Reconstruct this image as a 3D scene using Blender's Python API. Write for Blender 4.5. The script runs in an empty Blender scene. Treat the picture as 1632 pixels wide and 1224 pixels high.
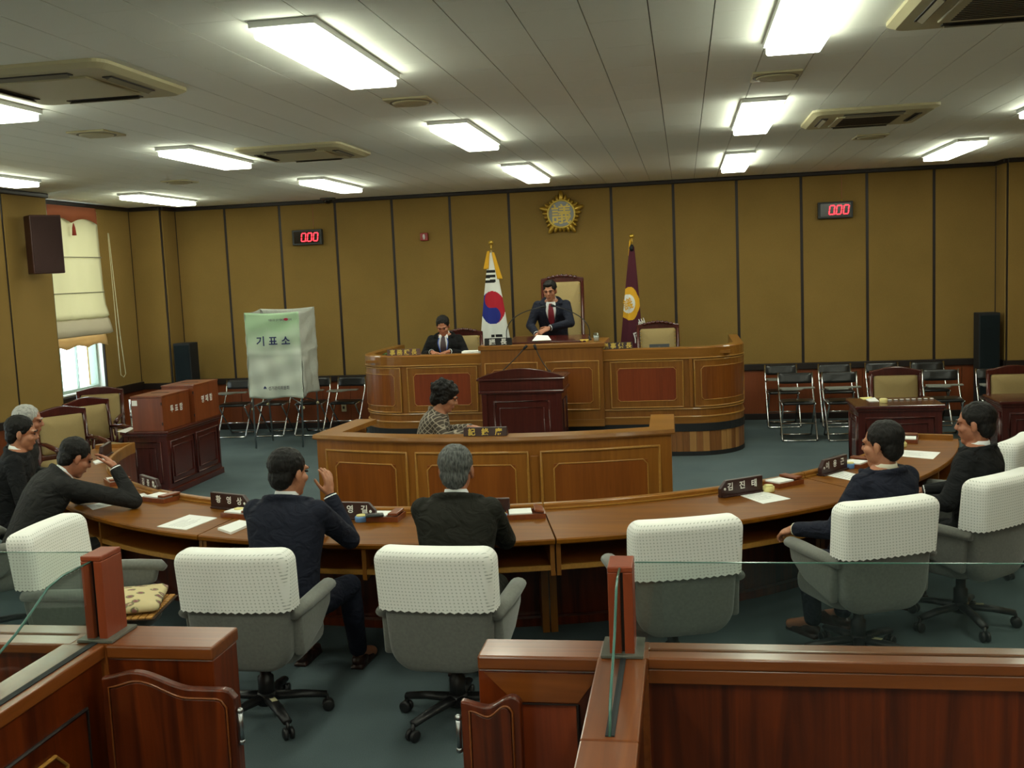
import bpy, bmesh, math, random
from math import sin, cos, pi, radians as rad, sqrt, atan2, hypot
from mathutils import Vector, Matrix, Quaternion
random.seed(7)
SC = bpy.context.scene
COL = SC.collection

# ------------------------------------------------------------------ camera
YAW, PIT, ROL, FPX, EYE = 0.1671, 0.1069, -0.043, 1659.8, 2.18
_f = Vector((-sin(YAW), cos(YAW), 0)); _r = Vector((cos(YAW), sin(YAW), 0)); _u = Vector((0, 0, 1))
CF = cos(PIT)*_f - sin(PIT)*_u
_u2 = cos(PIT)*_u + sin(PIT)*_f
CR = cos(ROL)*_r + sin(ROL)*_u2
CU = cos(ROL)*_u2 - sin(ROL)*_r
cam = bpy.data.cameras.new('camera'); camo = bpy.data.objects.new('camera', cam); COL.objects.link(camo)
cam.sensor_fit = 'HORIZONTAL'; cam.sensor_width = 36.0; cam.lens = FPX/1632*36.0; cam.clip_end = 200
m = Matrix((CR, CU, -CF)).transposed().to_4x4(); m.translation = Vector((0, 0, EYE)); camo.matrix_world = m
SC.camera = camo
def at(x, y, z):
    """the point of height z that stands behind pixel (x, y) of the photograph"""
    d = CF + CR*((x-816)/FPX) - CU*((y-612)/FPX)
    t = (z-EYE)/d.z
    return Vector((d.x*t, d.y*t, z))
def atY(x, y, Y):
    d = CF + CR*((x-816)/FPX) - CU*((y-612)/FPX)
    t = Y/d.y
    return Vector((d.x*t, Y, EYE+d.z*t))

# ------------------------------------------------------------------ world and exposure
w = bpy.data.worlds.new('world'); SC.world = w; w.use_nodes = True
bg = w.node_tree.nodes['Background']; bg.inputs[0].default_value = (0.86, 0.95, 1.0, 1); bg.inputs[1].default_value = 7.0
SC.view_settings.view_transform = 'Standard'; SC.view_settings.look = 'None'
SC.view_settings.gamma = 1.0; SC.view_settings.use_curve_mapping = False
SC.view_settings.exposure = 0.0
LAMP = 18.0          # strength of the fluorescent panels
SC.cycles.use_denoising = True; SC.cycles.adaptive_threshold = .02
SC.cycles.max_bounces = 7; SC.cycles.diffuse_bounces = 4; SC.cycles.transparent_max_bounces = 12
SC.cycles.sample_clamp_indirect = 6.0; SC.cycles.caustics_reflective = False; SC.cycles.caustics_refractive = False

# ------------------------------------------------------------------ materials
def S(r, g, b):
    return tuple(((c/255)/12.92 if c/255 <= .04045 else ((c/255+.055)/1.055)**2.4) for c in (r, g, b)) + (1,)
MATS = {}
def newmat(name):
    m = bpy.data.materials.new(name); m.use_nodes = True; MATS[name] = m
    nt = m.node_tree; b = nt.nodes['Principled BSDF']
    return m, nt, b
def lk(nt, a, ai, b, bi): nt.links.new(a.outputs[ai], b.inputs[bi])
def texco(nt, scale, kind='Object', rot=(0, 0, 0)):
    tc = nt.nodes.new('ShaderNodeTexCoord'); mp = nt.nodes.new('ShaderNodeMapping')
    mp.inputs['Scale'].default_value = scale; mp.inputs['Rotation'].default_value = rot
    lk(nt, tc, kind, mp, 'Vector'); return mp
def ramp(nt, stops):
    r = nt.nodes.new('ShaderNodeValToRGB'); e = r.color_ramp.elements
    while len(e) < len(stops): e.new(.5)
    for k, (p, c) in enumerate(stops): e[k].position = p; e[k].color = c
    return r
def bump(nt, b, src, out, strength, dist=.01):
    n = nt.nodes.new('ShaderNodeBump'); n.inputs['Strength'].default_value = strength; n.inputs['Distance'].default_value = dist
    lk(nt, src, out, n, 'Height'); lk(nt, n, 'Normal', b, 'Normal')
def plain(name, col, rough=.6, metal=0, nscale=0, namt=.15, bmp=0, spec=None, coat=0):
    m, nt, b = newmat(name)
    b.inputs['Base Color'].default_value = col; b.inputs['Roughness'].default_value = rough; b.inputs['Metallic'].default_value = metal
    if spec is not None: b.inputs['Specular IOR Level'].default_value = spec
    if coat: b.inputs['Coat Weight'].default_value = coat
    if nscale:
        mp = texco(nt, (nscale,)*3); n = nt.nodes.new('ShaderNodeTexNoise'); n.inputs['Detail'].default_value = 5
        lk(nt, mp, 'Vector', n, 'Vector')
        lo = tuple(c*(1-namt) for c in col[:3])+(1,); hi = tuple(min(1, c*(1+namt)) for c in col[:3])+(1,)
        r = ramp(nt, [(.3, lo), (.7, hi)]); lk(nt, n, 'Fac', r, 'Fac'); lk(nt, r, 'Color', b, 'Base Color')
        if bmp: bump(nt, b, n, 'Fac', bmp)
    return m
def wood(name, c1, c2, axis='Z', fine=26, rough=.35, coat=.0, contrast=(.35, .68), dist=1.2, spec=.5):
    m, nt, b = newmat(name)
    sc = {'X': (fine*.06, fine, fine), 'Y': (fine, fine*.06, fine), 'Z': (fine, fine, fine*.06)}[axis]
    mp = texco(nt, sc); n = nt.nodes.new('ShaderNodeTexNoise')
    n.inputs['Detail'].default_value = 7; n.inputs['Distortion'].default_value = dist; n.inputs['Scale'].default_value = 1
    lk(nt, mp, 'Vector', n, 'Vector')
    sc2 = tuple(s*.22 for s in sc); mp2 = texco(nt, sc2); n2 = nt.nodes.new('ShaderNodeTexNoise'); n2.inputs['Scale'].default_value = 1
    n2.inputs['Detail'].default_value = 3; lk(nt, mp2, 'Vector', n2, 'Vector')
    mx = nt.nodes.new('ShaderNodeMath'); mx.operation = 'ADD'; mx.inputs[1].default_value = 0
    ml = nt.nodes.new('ShaderNodeMath'); ml.operation = 'MULTIPLY'; ml.inputs[1].default_value = .5
    lk(nt, n, 'Fac', mx, 0); lk(nt, n2, 'Fac', mx, 1); lk(nt, mx, 'Value', ml, 0)
    r = ramp(nt, [(contrast[0], c1), (contrast[1], c2)]); lk(nt, ml, 'Value', r, 'Fac'); lk(nt, r, 'Color', b, 'Base Color')
    b.inputs['Roughness'].default_value = rough; b.inputs['Coat Weight'].default_value = coat; b.inputs['Coat Roughness'].default_value = .12
    b.inputs['Specular IOR Level'].default_value = spec
    bump(nt, b, n, 'Fac', .06, .004)
    return m
def emit(name, col, st):
    m, nt, b = newmat(name)
    b.inputs['Base Color'].default_value = col; b.inputs['Emission Color'].default_value = col; b.inputs['Emission Strength'].default_value = st
    return m
def weave(name, c1, c2, scale, rough=.9, bmp=.25, sheen=0):
    m, nt, b = newmat(name)
    mp = texco(nt, (scale,)*3); n = nt.nodes.new('ShaderNodeTexNoise'); n.inputs['Detail'].default_value = 4
    n.inputs['Scale'].default_value = 1; lk(nt, mp, 'Vector', n, 'Vector')
    mp2 = texco(nt, (1.3,)*3); n2 = nt.nodes.new('ShaderNodeTexNoise'); n2.inputs['Scale'].default_value = 1; n2.inputs['Detail'].default_value = 3
    lk(nt, mp2, 'Vector', n2, 'Vector')
    mx = nt.nodes.new('ShaderNodeMath'); mx.operation = 'MULTIPLY_ADD'; mx.inputs[1].default_value = .5
    lk(nt, n, 'Fac', mx, 0)
    ml = nt.nodes.new('ShaderNodeMath'); ml.operation = 'MULTIPLY'; ml.inputs[1].default_value = .5
    lk(nt, n2, 'Fac', ml, 0); lk(nt, ml, 'Value', mx, 2)
    r = ramp(nt, [(.36, c1), (.64, c2)]); lk(nt, mx, 'Value', r, 'Fac'); lk(nt, r, 'Color', b, 'Base Color')
    b.inputs['Roughness'].default_value = rough; b.inputs['Specular IOR Level'].default_value = .2
    if sheen: b.inputs['Sheen Weight'].default_value = sheen
    bump(nt, b, n, 'Fac', bmp, .003)
    return m

wall_fab = weave('wall_fabric', S(133, 107, 57), S(146, 117, 64), 160)
dark_trim = plain('dark_trim', S(27, 15, 12), .5)
wainscot_m = wood('wainscot_wood', S(114, 56, 26), S(132, 66, 32), 'Z', 30, .4)
ceil_m = plain('ceiling_tile', S(238, 240, 230), .95, 0, 55, .05, .1)
ceil_gap = plain('ceiling_gap', S(120, 115, 104), .9)
carpet = weave('carpet', S(72, 84, 88), S(89, 103, 106), 230, 1.0, .5)
oak = wood('oak_vertical', S(126, 76, 25), S(155, 99, 38), 'Z', 24, .3, .25)
oak_h = wood('oak_along', S(130, 82, 27), S(160, 106, 42), 'X', 22, .28, .3)
oak_panel = wood('oak_panel', S(118, 62, 21), S(146, 82, 30), 'Z', 30, .3, .25)
oak_trim = plain('oak_trim', S(172, 122, 54), .32, 0, 14, .12, 0, None, .3)
red_panel = wood('red_oak_panel', S(120, 48, 22), S(146, 66, 32), 'Z', 36, .3, .25)
mahog = wood('mahogany', S(58, 20, 17), S(82, 31, 25), 'Z', 20, .25, .4)
walnut = wood('walnut', S(62, 20, 4), S(112, 44, 9), 'Z', 9, .32, .25, (.40, .60), 2.6)
walnut_h = wood('walnut_along', S(104, 50, 17), S(136, 74, 30), 'X', 14, .3, .35, (.34, .66), 2.0)
walnut_y = wood('walnut_across', S(104, 50, 17), S(136, 74, 30), 'Y', 14, .3, .35, (.34, .66), 2.0)
post_m = wood('post_wood', S(130, 54, 25), S(148, 65, 32), 'Z', 18, .4)
box_wood = wood('box_wood', S(110, 52, 24), S(134, 68, 33), 'Z', 26, .35, .2)
strip_a = wood('strip_wood', S(120, 74, 36), S(150, 98, 52), 'Z', 30, .4)
strip_b = wood('strip_wood_light', S(160, 112, 62), S(184, 136, 80), 'Z', 30, .4)
velvet = weave('grey_velvet', S(102, 103, 98), S(117, 118, 112), 70, .95, .15, .3)
black_pl = plain('black_plastic', S(30, 30, 32), .4)
black_mat = plain('black_matt', S(22, 24, 28), .75)
chrome = plain('chrome', S(200, 202, 204), .15, 1)
steel = plain('steel_tube', S(170, 172, 175), .3, 1)
vinyl = plain('black_vinyl', S(24, 25, 27), .32)
tablet_m = plain('grey_tablet', S(132, 134, 128), .35)
tan_fab = weave('tan_upholstery', S(150, 130, 90), S(167, 146, 102), 200)
cream = plain('cream_plastic', S(190, 182, 146), .5)
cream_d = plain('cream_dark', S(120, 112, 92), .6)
slot_m = plain('vent_slot', S(42, 36, 32), .6)
fixture_m = plain('fixture_white', S(225, 228, 226), .5)
lamp_m = emit('lamp_diffuser', (.95, 1.0, .80, 1), LAMP)
paper = plain('paper', S(240, 241, 238), .8)
gold = plain('gold', S(186, 150, 58), .3, .6)
gold_p = plain('gold_paint', S(222, 192, 84), .45)
white_p = plain('white_print', S(235, 235, 230), .7)
black_p = plain('black_print', S(16, 16, 18), .7)
navy_p = plain('navy_print', S(22, 34, 92), .7)
grey_p = plain('grey_print', S(90, 90, 96), .7)
red_p = plain('red_print', S(170, 40, 70), .7)
plate_m = plain('nameplate', S(52, 28, 26), .35)
silver = plain('silver_disc', S(134, 136, 136), .5, .2)
led_m = emit('led_red', (1.0, .03, .05, 1), 3.2)
glass_m, nt, b = newmat('clear_glass')
b.inputs['Base Color'].default_value = (.86, .93, .90, 1); b.inputs['Roughness'].default_value = .02
b.inputs['Transmission Weight'].default_value = 1; b.inputs['IOR'].default_value = 1.45
# thin pane: let light through without refraction noise
tr = nt.nodes.new('ShaderNodeBsdfTransparent'); tr.inputs[0].default_value = (.90, .94, .92, 1)
gl = nt.nodes.new('ShaderNodeBsdfGlossy'); gl.inputs['Roughness'].default_value = .02
lw = nt.nodes.new('ShaderNodeLayerWeight'); lw.inputs[0].default_value = .5
pw = nt.nodes.new('ShaderNodeMath'); pw.operation = 'POWER'; pw.inputs[1].default_value = 5; lk(nt, lw, 'Facing', pw, 0)
fr = nt.nodes.new('ShaderNodeMath'); fr.operation = 'MULTIPLY_ADD'; fr.inputs[1].default_value = .9; fr.inputs[2].default_value = .045; lk(nt, pw, 0, fr, 0)
mx = nt.nodes.new('ShaderNodeMixShader'); lk(nt, fr, 0, mx, 0); lk(nt, tr, 0, mx, 1); lk(nt, gl, 0, mx, 2)
lk(nt, mx, 0, nt.nodes['Material Output'], 'Surface')
glass_edge = plain('glass_edge', S(70, 110, 100), .15)
def cloth_translucent(name, col, t=.4, bmps=0, nscale=6):
    m, nt, b = newmat(name)
    b.inputs['Base Color'].default_value = col; b.inputs['Roughness'].default_value = .7
    tl = nt.nodes.new('ShaderNodeBsdfTranslucent'); tl.inputs[0].default_value = col
    mx = nt.nodes.new('ShaderNodeMixShader'); mx.inputs[0].default_value = t
    lk(nt, b, 0, mx, 1); lk(nt, tl, 0, mx, 2); lk(nt, mx, 0, nt.nodes['Material Output'], 'Surface')
    if bmps:
        mp = texco(nt, (nscale,)*3); n = nt.nodes.new('ShaderNodeTexNoise'); n.inputs['Detail'].default_value = 3; n.inputs['Distortion'].default_value = 1.5
        lk(nt, mp, 'Vector', n, 'Vector'); bump(nt, b, n, 'Fac', bmps, .03)
    return m
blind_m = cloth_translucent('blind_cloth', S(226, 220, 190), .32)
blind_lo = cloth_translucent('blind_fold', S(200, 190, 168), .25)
blind_hem = cloth_translucent('blind_hem_cloth', S(216, 186, 138), .35)
valance_m = cloth_translucent('valance_cloth', S(168, 92, 58), .2)
sheet_m = cloth_translucent('vinyl_sheet', S(205, 208, 200), .2, .5, 5)

# crochet: small holes in rows, colour of the knitted cloth and its gaps
lace, nt, b = newmat('crochet')
mp = texco(nt, (1, 1, 1), rot=(0, 0, pi/4))
def wv(axis, sc, ph=0):
    n = nt.nodes.new('ShaderNodeTexWave'); n.bands_direction = axis; n.inputs['Scale'].default_value = sc; n.inputs['Distortion'].default_value = .6
    n.inputs['Detail'].default_value = 1; n.inputs['Detail Scale'].default_value = 30; n.inputs['Phase Offset'].default_value = ph
    lk(nt, mp, 'Vector', n, 'Vector'); return n
w1, w2 = wv('X', 24), wv('Z', 19)
mu = nt.nodes.new('ShaderNodeMath'); mu.operation = 'MULTIPLY'; lk(nt, w1, 'Fac', mu, 0); lk(nt, w2, 'Fac', mu, 1)
r = ramp(nt, [(.0, S(250, 250, 246)), (.6, S(245, 246, 240)), (.98, S(176, 178, 174))]); lk(nt, mu, 'Value', r, 'Fac'); lk(nt, r, 'Color', b, 'Base Color')
b.inputs['Roughness'].default_value = .9; bump(nt, b, mu, 'Value', -.7, .006)

# ------------------------------------------------------------------ mesh building
class MB:
    def __init__(s): s.v = []; s.f = []
    def add(s, vs, fs):
        k = len(s.v); s.v += [tuple(v) for v in vs]; s.f += [tuple(i+k for i in f) for f in fs]; return s
    def box(s, c, d, rz=0, rx=0, ry=0):
        R = Matrix.Rotation(rz, 3, 'Z') @ Matrix.Rotation(ry, 3, 'Y') @ Matrix.Rotation(rx, 3, 'X'); c = Vector(c)
        vs = [c + R @ Vector((x*d[0]/2, y*d[1]/2, z*d[2]/2)) for z in (-1, 1) for y in (-1, 1) for x in (-1, 1)]
        return s.add(vs, [(0, 2, 3, 1), (4, 5, 7, 6), (0, 1, 5, 4), (2, 6, 7, 3), (0, 4, 6, 2), (1, 3, 7, 5)])
    def bb(s, a, b):
        return s.box([(a[i]+b[i])/2 for i in range(3)], [abs(b[i]-a[i]) for i in range(3)])
    def bar(s, p, q, wdt, hgt, up=(0, 0, 1)):
        p, q = Vector(p), Vector(q); d = q-p; L = d.length; d.normalize(); u = Vector(up)
        if abs(d.dot(u)) > .98: u = Vector((0, 1, 0))
        r = d.cross(u).normalized(); u = r.cross(d)
        vs = [c + r*(a*wdt/2) + u*(e*hgt/2) for c in (p, q) for e in (-1, 1) for a in (-1, 1)]
        return s.add(vs, [(0, 2, 3, 1), (4, 5, 7, 6), (0, 1, 5, 4), (2, 6, 7, 3), (0, 4, 6, 2), (1, 3, 7, 5)])
    def tube(s, pts, rads, seg=10, cap=True, closed=False, ell=None):
        pts = [Vector(p) for p in pts]; n = len(pts)
        if not hasattr(rads, '__len__'): rads = [rads]*n
        rings = []; prev = None
        for i in range(n):
            if closed: d = pts[(i+1) % n]-pts[i-1]
            else: d = pts[min(i+1, n-1)]-pts[max(i-1, 0)]
            d.normalize()
            if prev is None:
                u = Vector((0, 0, 1)) if abs(d.z) < .9 else Vector((0, 1, 0))
            else: u = prev
            r = d.cross(u).normalized(); u = r.cross(d).normalized(); prev = u
            rings.append([pts[i] + (r*cos(2*pi*k/seg) + u*sin(2*pi*k/seg)*(ell or 1))*rads[i] for k in range(seg)])
        vs = [v for rg in rings for v in rg]; fs = []
        for i in range(n if closed else n-1):
            j = (i+1) % n
            for k in range(seg): fs.append((i*seg+k, j*seg+k, j*seg+(k+1) % seg, i*seg+(k+1) % seg))
        if cap and not closed:
            fs.append(tuple(range(seg))[::1]); fs.append(tuple((n-1)*seg+k for k in range(seg))[::-1])
        return s.add(vs, fs)
    def cyl(s, c, r, h, seg=20, r2=None):
        c = Vector(c); return s.tube([c, c+Vector((0, 0, h))], [r, r if r2 is None else r2], seg)
    def lathe(s, c, prof, seg=24):
        c = Vector(c); vs = []; fs = []; n = len(prof)
        for r, z in prof:
            for k in range(seg): vs.append(c+Vector((r*cos(2*pi*k/seg), r*sin(2*pi*k/seg), z)))
        for i in range(n-1):
            for k in range(seg): fs.append((i*seg+k, i*seg+(k+1) % seg, (i+1)*seg+(k+1) % seg, (i+1)*seg+k))
        fs.append(tuple(range(seg))[::-1]); fs.append(tuple((n-1)*seg+k for k in range(seg)))
        return s.add(vs, fs)
    def sphere(s, c, r, seg=12, rings=8, M=None):
        c = Vector(c)
        if not hasattr(r, '__len__'): r = (r, r, r)
        vs = [Vector((0, 0, -r[2]))]; fs = []
        for i in range(1, rings):
            t = pi*i/rings
            for k in range(seg): vs.append(Vector((r[0]*sin(t)*cos(2*pi*k/seg), r[1]*sin(t)*sin(2*pi*k/seg), -r[2]*cos(t))))
        vs.append(Vector((0, 0, r[2])))
        for k in range(seg): fs.append((0, 1+(k+1) % seg, 1+k))
        for i in range(rings-2):
            for k in range(seg):
                a = 1+i*seg; fs.append((a+k, a+(k+1) % seg, a+seg+(k+1) % seg, a+seg+k))
        a = 1+(rings-2)*seg
        for k in range(seg): fs.append((a+k, a+(k+1) % seg, len(vs)-1))
        return s.add([c + ((M @ v) if M else v) for v in vs], fs)
    def prism(s, poly, off, flip=False):
        """closed planar polygon (3-D points) extruded by off"""
        off = Vector(off); n = len(poly); P = [Vector(p) for p in poly]
        vs = P+[p+off for p in P]
        fs = [tuple(range(n))[::-1], tuple(range(n, 2*n))]+[(i, (i+1) % n, n+(i+1) % n, n+i) for i in range(n)]
        return s.add(vs, fs)
    def sweep(s, path, prof, closed=False, nrm=None, up=None):
        """prof: list of (out, z) swept along a plan path of (x, y); out is along the right-hand normal"""
        n = len(path); m_ = len(prof); vs = []; fs = []
        P = [Vector((p[0], p[1], 0)) for p in path]
        for i in range(n):
            a = P[i-1] if (i > 0 or closed) else None; b_ = P[(i+1) % n] if (i < n-1 or closed) else None
            d1 = (P[i]-a).normalized() if a is not None else (b_-P[i]).normalized()
            d2 = (b_-P[i]).normalized() if b_ is not None else d1
            n1 = Vector((d1.y, -d1.x, 0)); n2 = Vector((d2.y, -d2.x, 0)); nn = (n1+n2).normalized(); k = 1/max(.3, nn.dot(n1))
            for o, z in prof: vs.append(P[i]+nn*(o*k)+Vector((0, 0, z)))
        for i in range(n if closed else n-1):
            j = (i+1) % n
            for k in range(m_): fs.append((i*m_+k, j*m_+k, j*m_+(k+1) % m_, i*m_+(k+1) % m_))
        if not closed:
            fs.append(tuple(range(m_))); fs.append(tuple((n-1)*m_+k for k in range(m_))[::-1])
        return s.add(vs, fs)
    def mesh(s, name):
        me = bpy.data.meshes.new(name); me.from_pydata(s.v, [], s.f)
        bm = bmesh.new(); bm.from_mesh(me); bmesh.ops.recalc_face_normals(bm, faces=bm.faces); bm.to_mesh(me); bm.free()
        return me
    def build(s, name, mat, parent=None, smooth=False, bevel=0, world=False, sub=0, seg=2):
        if world and parent is not None:
            M = parent.matrix_basis.inverted(); s.v = [tuple(M @ Vector(v)) for v in s.v]
        me = s.mesh(name); me.materials.append(mat)
        return mk(name, me, parent, smooth, bevel, sub, seg)
def mk(name, me, parent=None, smooth=False, bevel=0, sub=0, seg=2):
    o = bpy.data.objects.new(name, me); COL.objects.link(o)
    if parent is not None: o.parent = parent
    if smooth: me.polygons.foreach_set('use_smooth', [True]*len(me.polygons))
    if bevel:
        bv = o.modifiers.new('bevel', 'BEVEL'); bv.width = bevel; bv.segments = seg; bv.limit_method = 'ANGLE'; bv.angle_limit = rad(40)
    if sub:
        sb = o.modifiers.new('sub', 'SUBSURF'); sb.levels = sub; sb.render_levels = sub
    return o
def tag(o, label, cat, group=None):
    o['label'] = label; o['category'] = cat
    if group: o['group'] = group
    return o
def thing(name, label, cat, loc=(0, 0, 0), rz=0, group=None):
    o = bpy.data.objects.new(name, None); COL.objects.link(o); o.empty_display_size = .1
    o.location = loc; o.rotation_euler = (0, 0, rz); o.matrix_basis = Matrix.Translation(Vector(loc)) @ Matrix.Rotation(rz, 4, 'Z')
    return tag(o, label, cat, group)
def struct(name, loc=(0, 0, 0)):
    o = bpy.data.objects.new(name, None); COL.objects.link(o); o.location = loc; o['kind'] = 'structure'; return o
def kids(o): return [c for c in COL.objects if c.parent is o]
def dup(root, loc, rz, label, group=None):
    """a copy of a thing with copies of its parts and sub-parts (mesh data shared)"""
    r = root.copy(); COL.objects.link(r); r.location = loc; r.rotation_euler = (0, 0, rz)
    r.matrix_basis = Matrix.Translation(Vector(loc)) @ Matrix.Rotation(rz, 4, 'Z'); r['label'] = label
    if group: r['group'] = group
    for ch in list(root.children):
        c = ch.copy(); COL.objects.link(c); c.parent = r
        for g in ch.children:
            d = g.copy(); COL.objects.link(d); d.parent = c
    return r
def arc(cx, cy, rx, ry, a0, a1, n): return [(cx+rx*cos(a0+(a1-a0)*i/n), cy+ry*sin(a0+(a1-a0)*i/n)) for i in range(n+1)]
_glyph = {}
def text(body, size, mat, parent, M, name='lettering', ext=.0008, sx=1.0, bold=0.0):
    """flat lettering; M places its centre, x to the right of the reader, y up the sign"""
    tok = body.split()
    if parent is not None and len(tok) > 1 and all(len(k) == 1 for k in tok):
        gap = body.count(' ')/(len(tok)-1); st = size*sx*(1+.27*gap)
        for k, ch in enumerate(tok):
            o = text(ch, size, mat, parent, M @ Matrix.Translation(((k-(len(tok)-1)/2)*st, 0, 0)), 'character', ext, sx, bold)
        return o
    key = (body, ext, bold)
    if key not in _glyph:
        c = bpy.data.curves.new('t', 'FONT'); c.body = body; c.align_x = 'CENTER'; c.align_y = 'CENTER'; c.extrude = ext/.1; c.resolution_u = 2
        c.offset = bold
        o = bpy.data.objects.new('t', c); COL.objects.link(o); bpy.context.view_layer.update()
        me = bpy.data.meshes.new_from_object(o.evaluated_get(bpy.context.evaluated_depsgraph_get()))
        bpy.data.objects.remove(o); bpy.data.curves.remove(c)
        vs = [v.co for v in me.vertices]; cy = (max(v.y for v in vs)+min(v.y for v in vs))/2; cx = (max(v.x for v in vs)+min(v.x for v in vs))/2
        for v in me.vertices: v.co.x -= cx; v.co.y -= cy
        _glyph[key] = me
    me = _glyph[key].copy(); me.materials.clear(); me.materials.append(mat)
    me.transform(M @ Matrix.Diagonal((size*sx, size, size*.1, 1)))
    return mk(name, me, parent)
def frame(o, x, y, z=None):
    """matrix with origin o and axes x, y"""
    x = Vector(x).normalized(); y = Vector(y).normalized(); z = x.cross(y)
    M = Matrix((x, y, z)).transposed().to_4x4(); M.translation = Vector(o); return M
for _t in list('議기표소투함명패長事係務課記錄席김진태이용근황영상조길중희')+[ '선거관리위원회', '아름다운 선거 행복한 대한민국', '原', '州', 'lll']:
    text(_t, 1, paper, None, Matrix.Identity(4), bold=.02)
for o in list(COL.objects):
    if o.type == 'MESH': bpy.data.objects.remove(o)

# ------------------------------------------------------------------ room shell
ZC = 3.34; XL, XW, XR, YB, YP = -7.45, -7.95, 4.06, 14.66, 14.22
ZB0, ZB1 = .69, .776
floor = MB().bb((-8.3, -7.2, -.1), (5.2, 15, 0)).build('floor', carpet); floor['kind'] = 'structure'

# ceiling: slab and laid tiles
ceiling = struct('ceiling')
MB().bb((-8.3, -7.2, ZC+.012), (5.2, 15, ZC+.14)).build('ceiling_slab', ceil_gap, ceiling)
T = .297; X0 = -.724
tiles = []
for i in range(-25, 18):
    xa = X0+i*T
    if xa+T < XW or xa > 4.6: continue
    y = -7.2 + (.3 if i % 2 else 0)
    while y < YB:
        y1 = min(y+.6, YB); cx, cy = xa+T/2, (y+y1)/2
        v = Vector((cx, cy, ZC-EYE)); k = v.dot(CF)
        seen = 0
        if k > 1:
            px = 816+FPX*v.dot(CR)/k; py = 612-FPX*v.dot(CU)/k
            if -60 < px < 1692 and -60 < py < 345: seen = 1/k**2
        tiles.append((seen, xa, y, y1)); y += .6
tiles.sort(reverse=True)
tile_me = MB().bb((-T/2+.0028, -.3+.0012, 0), (T/2-.0028, .3-.0012, .012)).mesh('ceiling_tile'); tile_me.materials.append(ceil_m)
rest = MB(); nt_ = 0
for sn, xa, ya, yb in tiles:
    if sn > 0 and nt_ < 300 and yb-ya > .59:
        o = mk('ceiling_tile', tile_me, ceiling); o.location = (xa+T/2, (ya+yb)/2, ZC); nt_ += 1
    else: rest.bb((xa+.0028, ya+.0012, ZC), (xa+T-.0028, yb-.0012, ZC+.012))
o = rest.build('ceiling_tile_field', ceil_m, ceiling); o['kind'] = 'stuff'

_trim = [0]
def trim(a, b, mat=dark_trim):
    _trim[0] += 1
    o = MB().bb(a, b).build('trim_%d' % _trim[0], mat, None, bevel=.004); o['kind'] = 'structure'; return o
def wall(name, p, q, nrm, seams, z0=0, z1=ZC, band=True):
    """wall along p->q (plan), nrm into the room; fabric panels between battens, wainscot below"""
    p = Vector((p[0], p[1], 0)); q = Vector((q[0], q[1], 0)); d = (q-p); L = d.length; d.normalize(); n = Vector((nrm[0], nrm[1], 0))
    w_ = struct(name)
    def slab(a, b, za, zb, t0, t1, mat, nm, bev=0):
        vs = [p+d*x+n*t+Vector((0, 0, z)) for z in (za, zb) for t in (t0, t1) for x in (a, b)]
        m_ = MB().add(vs, [(0, 2, 3, 1), (4, 5, 7, 6), (0, 1, 5, 4), (2, 6, 7, 3), (0, 4, 6, 2), (1, 3, 7, 5)])
        return m_.build(nm, mat, w_, bevel=bev)
    slab(0, L, z0, z1, -.14, -.012, dark_trim, 'wall_core')
    for a, b in zip(seams[:-1], seams[1:]):
        slab(a+.018, b-.018, ZB1 if band else z0, z1-.05, -.012, .012, wall_fab, 'fabric_panel', .006)
        slab(a-.018 if a > 0 else 0, a+.018, ZB1 if band else z0, z1-.05, -.012, .004, dark_trim, 'batten')
    if band:
        k = max(1, round(L/.43))
        for i in range(k): slab(L*i/k+.002, L*(i+1)/k-.002, .085, ZB0, -.012, .004, wainscot_m, 'wainscot_panel', .003)
        slab(0, L, ZB0, ZB1, -.012, .03, dark_trim, 'chair_rail', .006)
        slab(0, L, 0, .085, -.012, .014, dark_trim, 'skirting', .004)
    slab(0, L, z1-.055, z1, -.012, .045, dark_trim, 'crown_moulding', .012)
    return w_
sx = [-7.45, -6.66, -5.81, -4.96, -4.11, -3.26, -2.41, -.97, -.12, .73, 1.58, 2.43, 3.28, 4.06]
wall('wall_back', (XL, YB), (XR, YB), (0, -1), [x-XL for x in sx])
wall('wall_pillar_left', (XW, YP), (XL, YP), (0, -1), [0, XL-XW])
wall('wall_pillar_left_return', (XL, YP), (XL, YB), (1, 0), [0, YB-YP])
wall('wall_pillar_right_return', (XR, YB), (XR, YP), (-1, 0), [0, YB-YP])
wall('wall_pillar_right', (XR, YP), (4.6, YP), (0, -1), [0, .54])
yl = [-2.9, -2.05, -1.2, -.35, .5, 1.35, 2.2, 3.05, 3.9, 4.75, 5.6, 6.45, 7.3, 8.15, 9.0, 9.82, 10.62, 11.47]
wall('wall_left', (XL, 8.15), (XL, 11.47), (1, 0), [0, .85, 1.67, 2.47, 3.32])
wall('wall_left_near', (XL, -7.15), (XL, 3.9), (1, 0), [i*.85 for i in range(14)])
wm = struct('wall_left_mid')
MB().bb((XL-.14, 3.9, 0), (XL, 8.15, .85)).build('wall_core', wainscot_m, wm); MB().bb((XL-.14, 3.9, 3.1), (XL, 8.15, ZC)).build('wall_core', wall_fab, wm)
MB().bb((XL-.14, 5.85, .85), (XL, 6.2, 3.1)).build('pier', wall_fab, wm)
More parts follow.
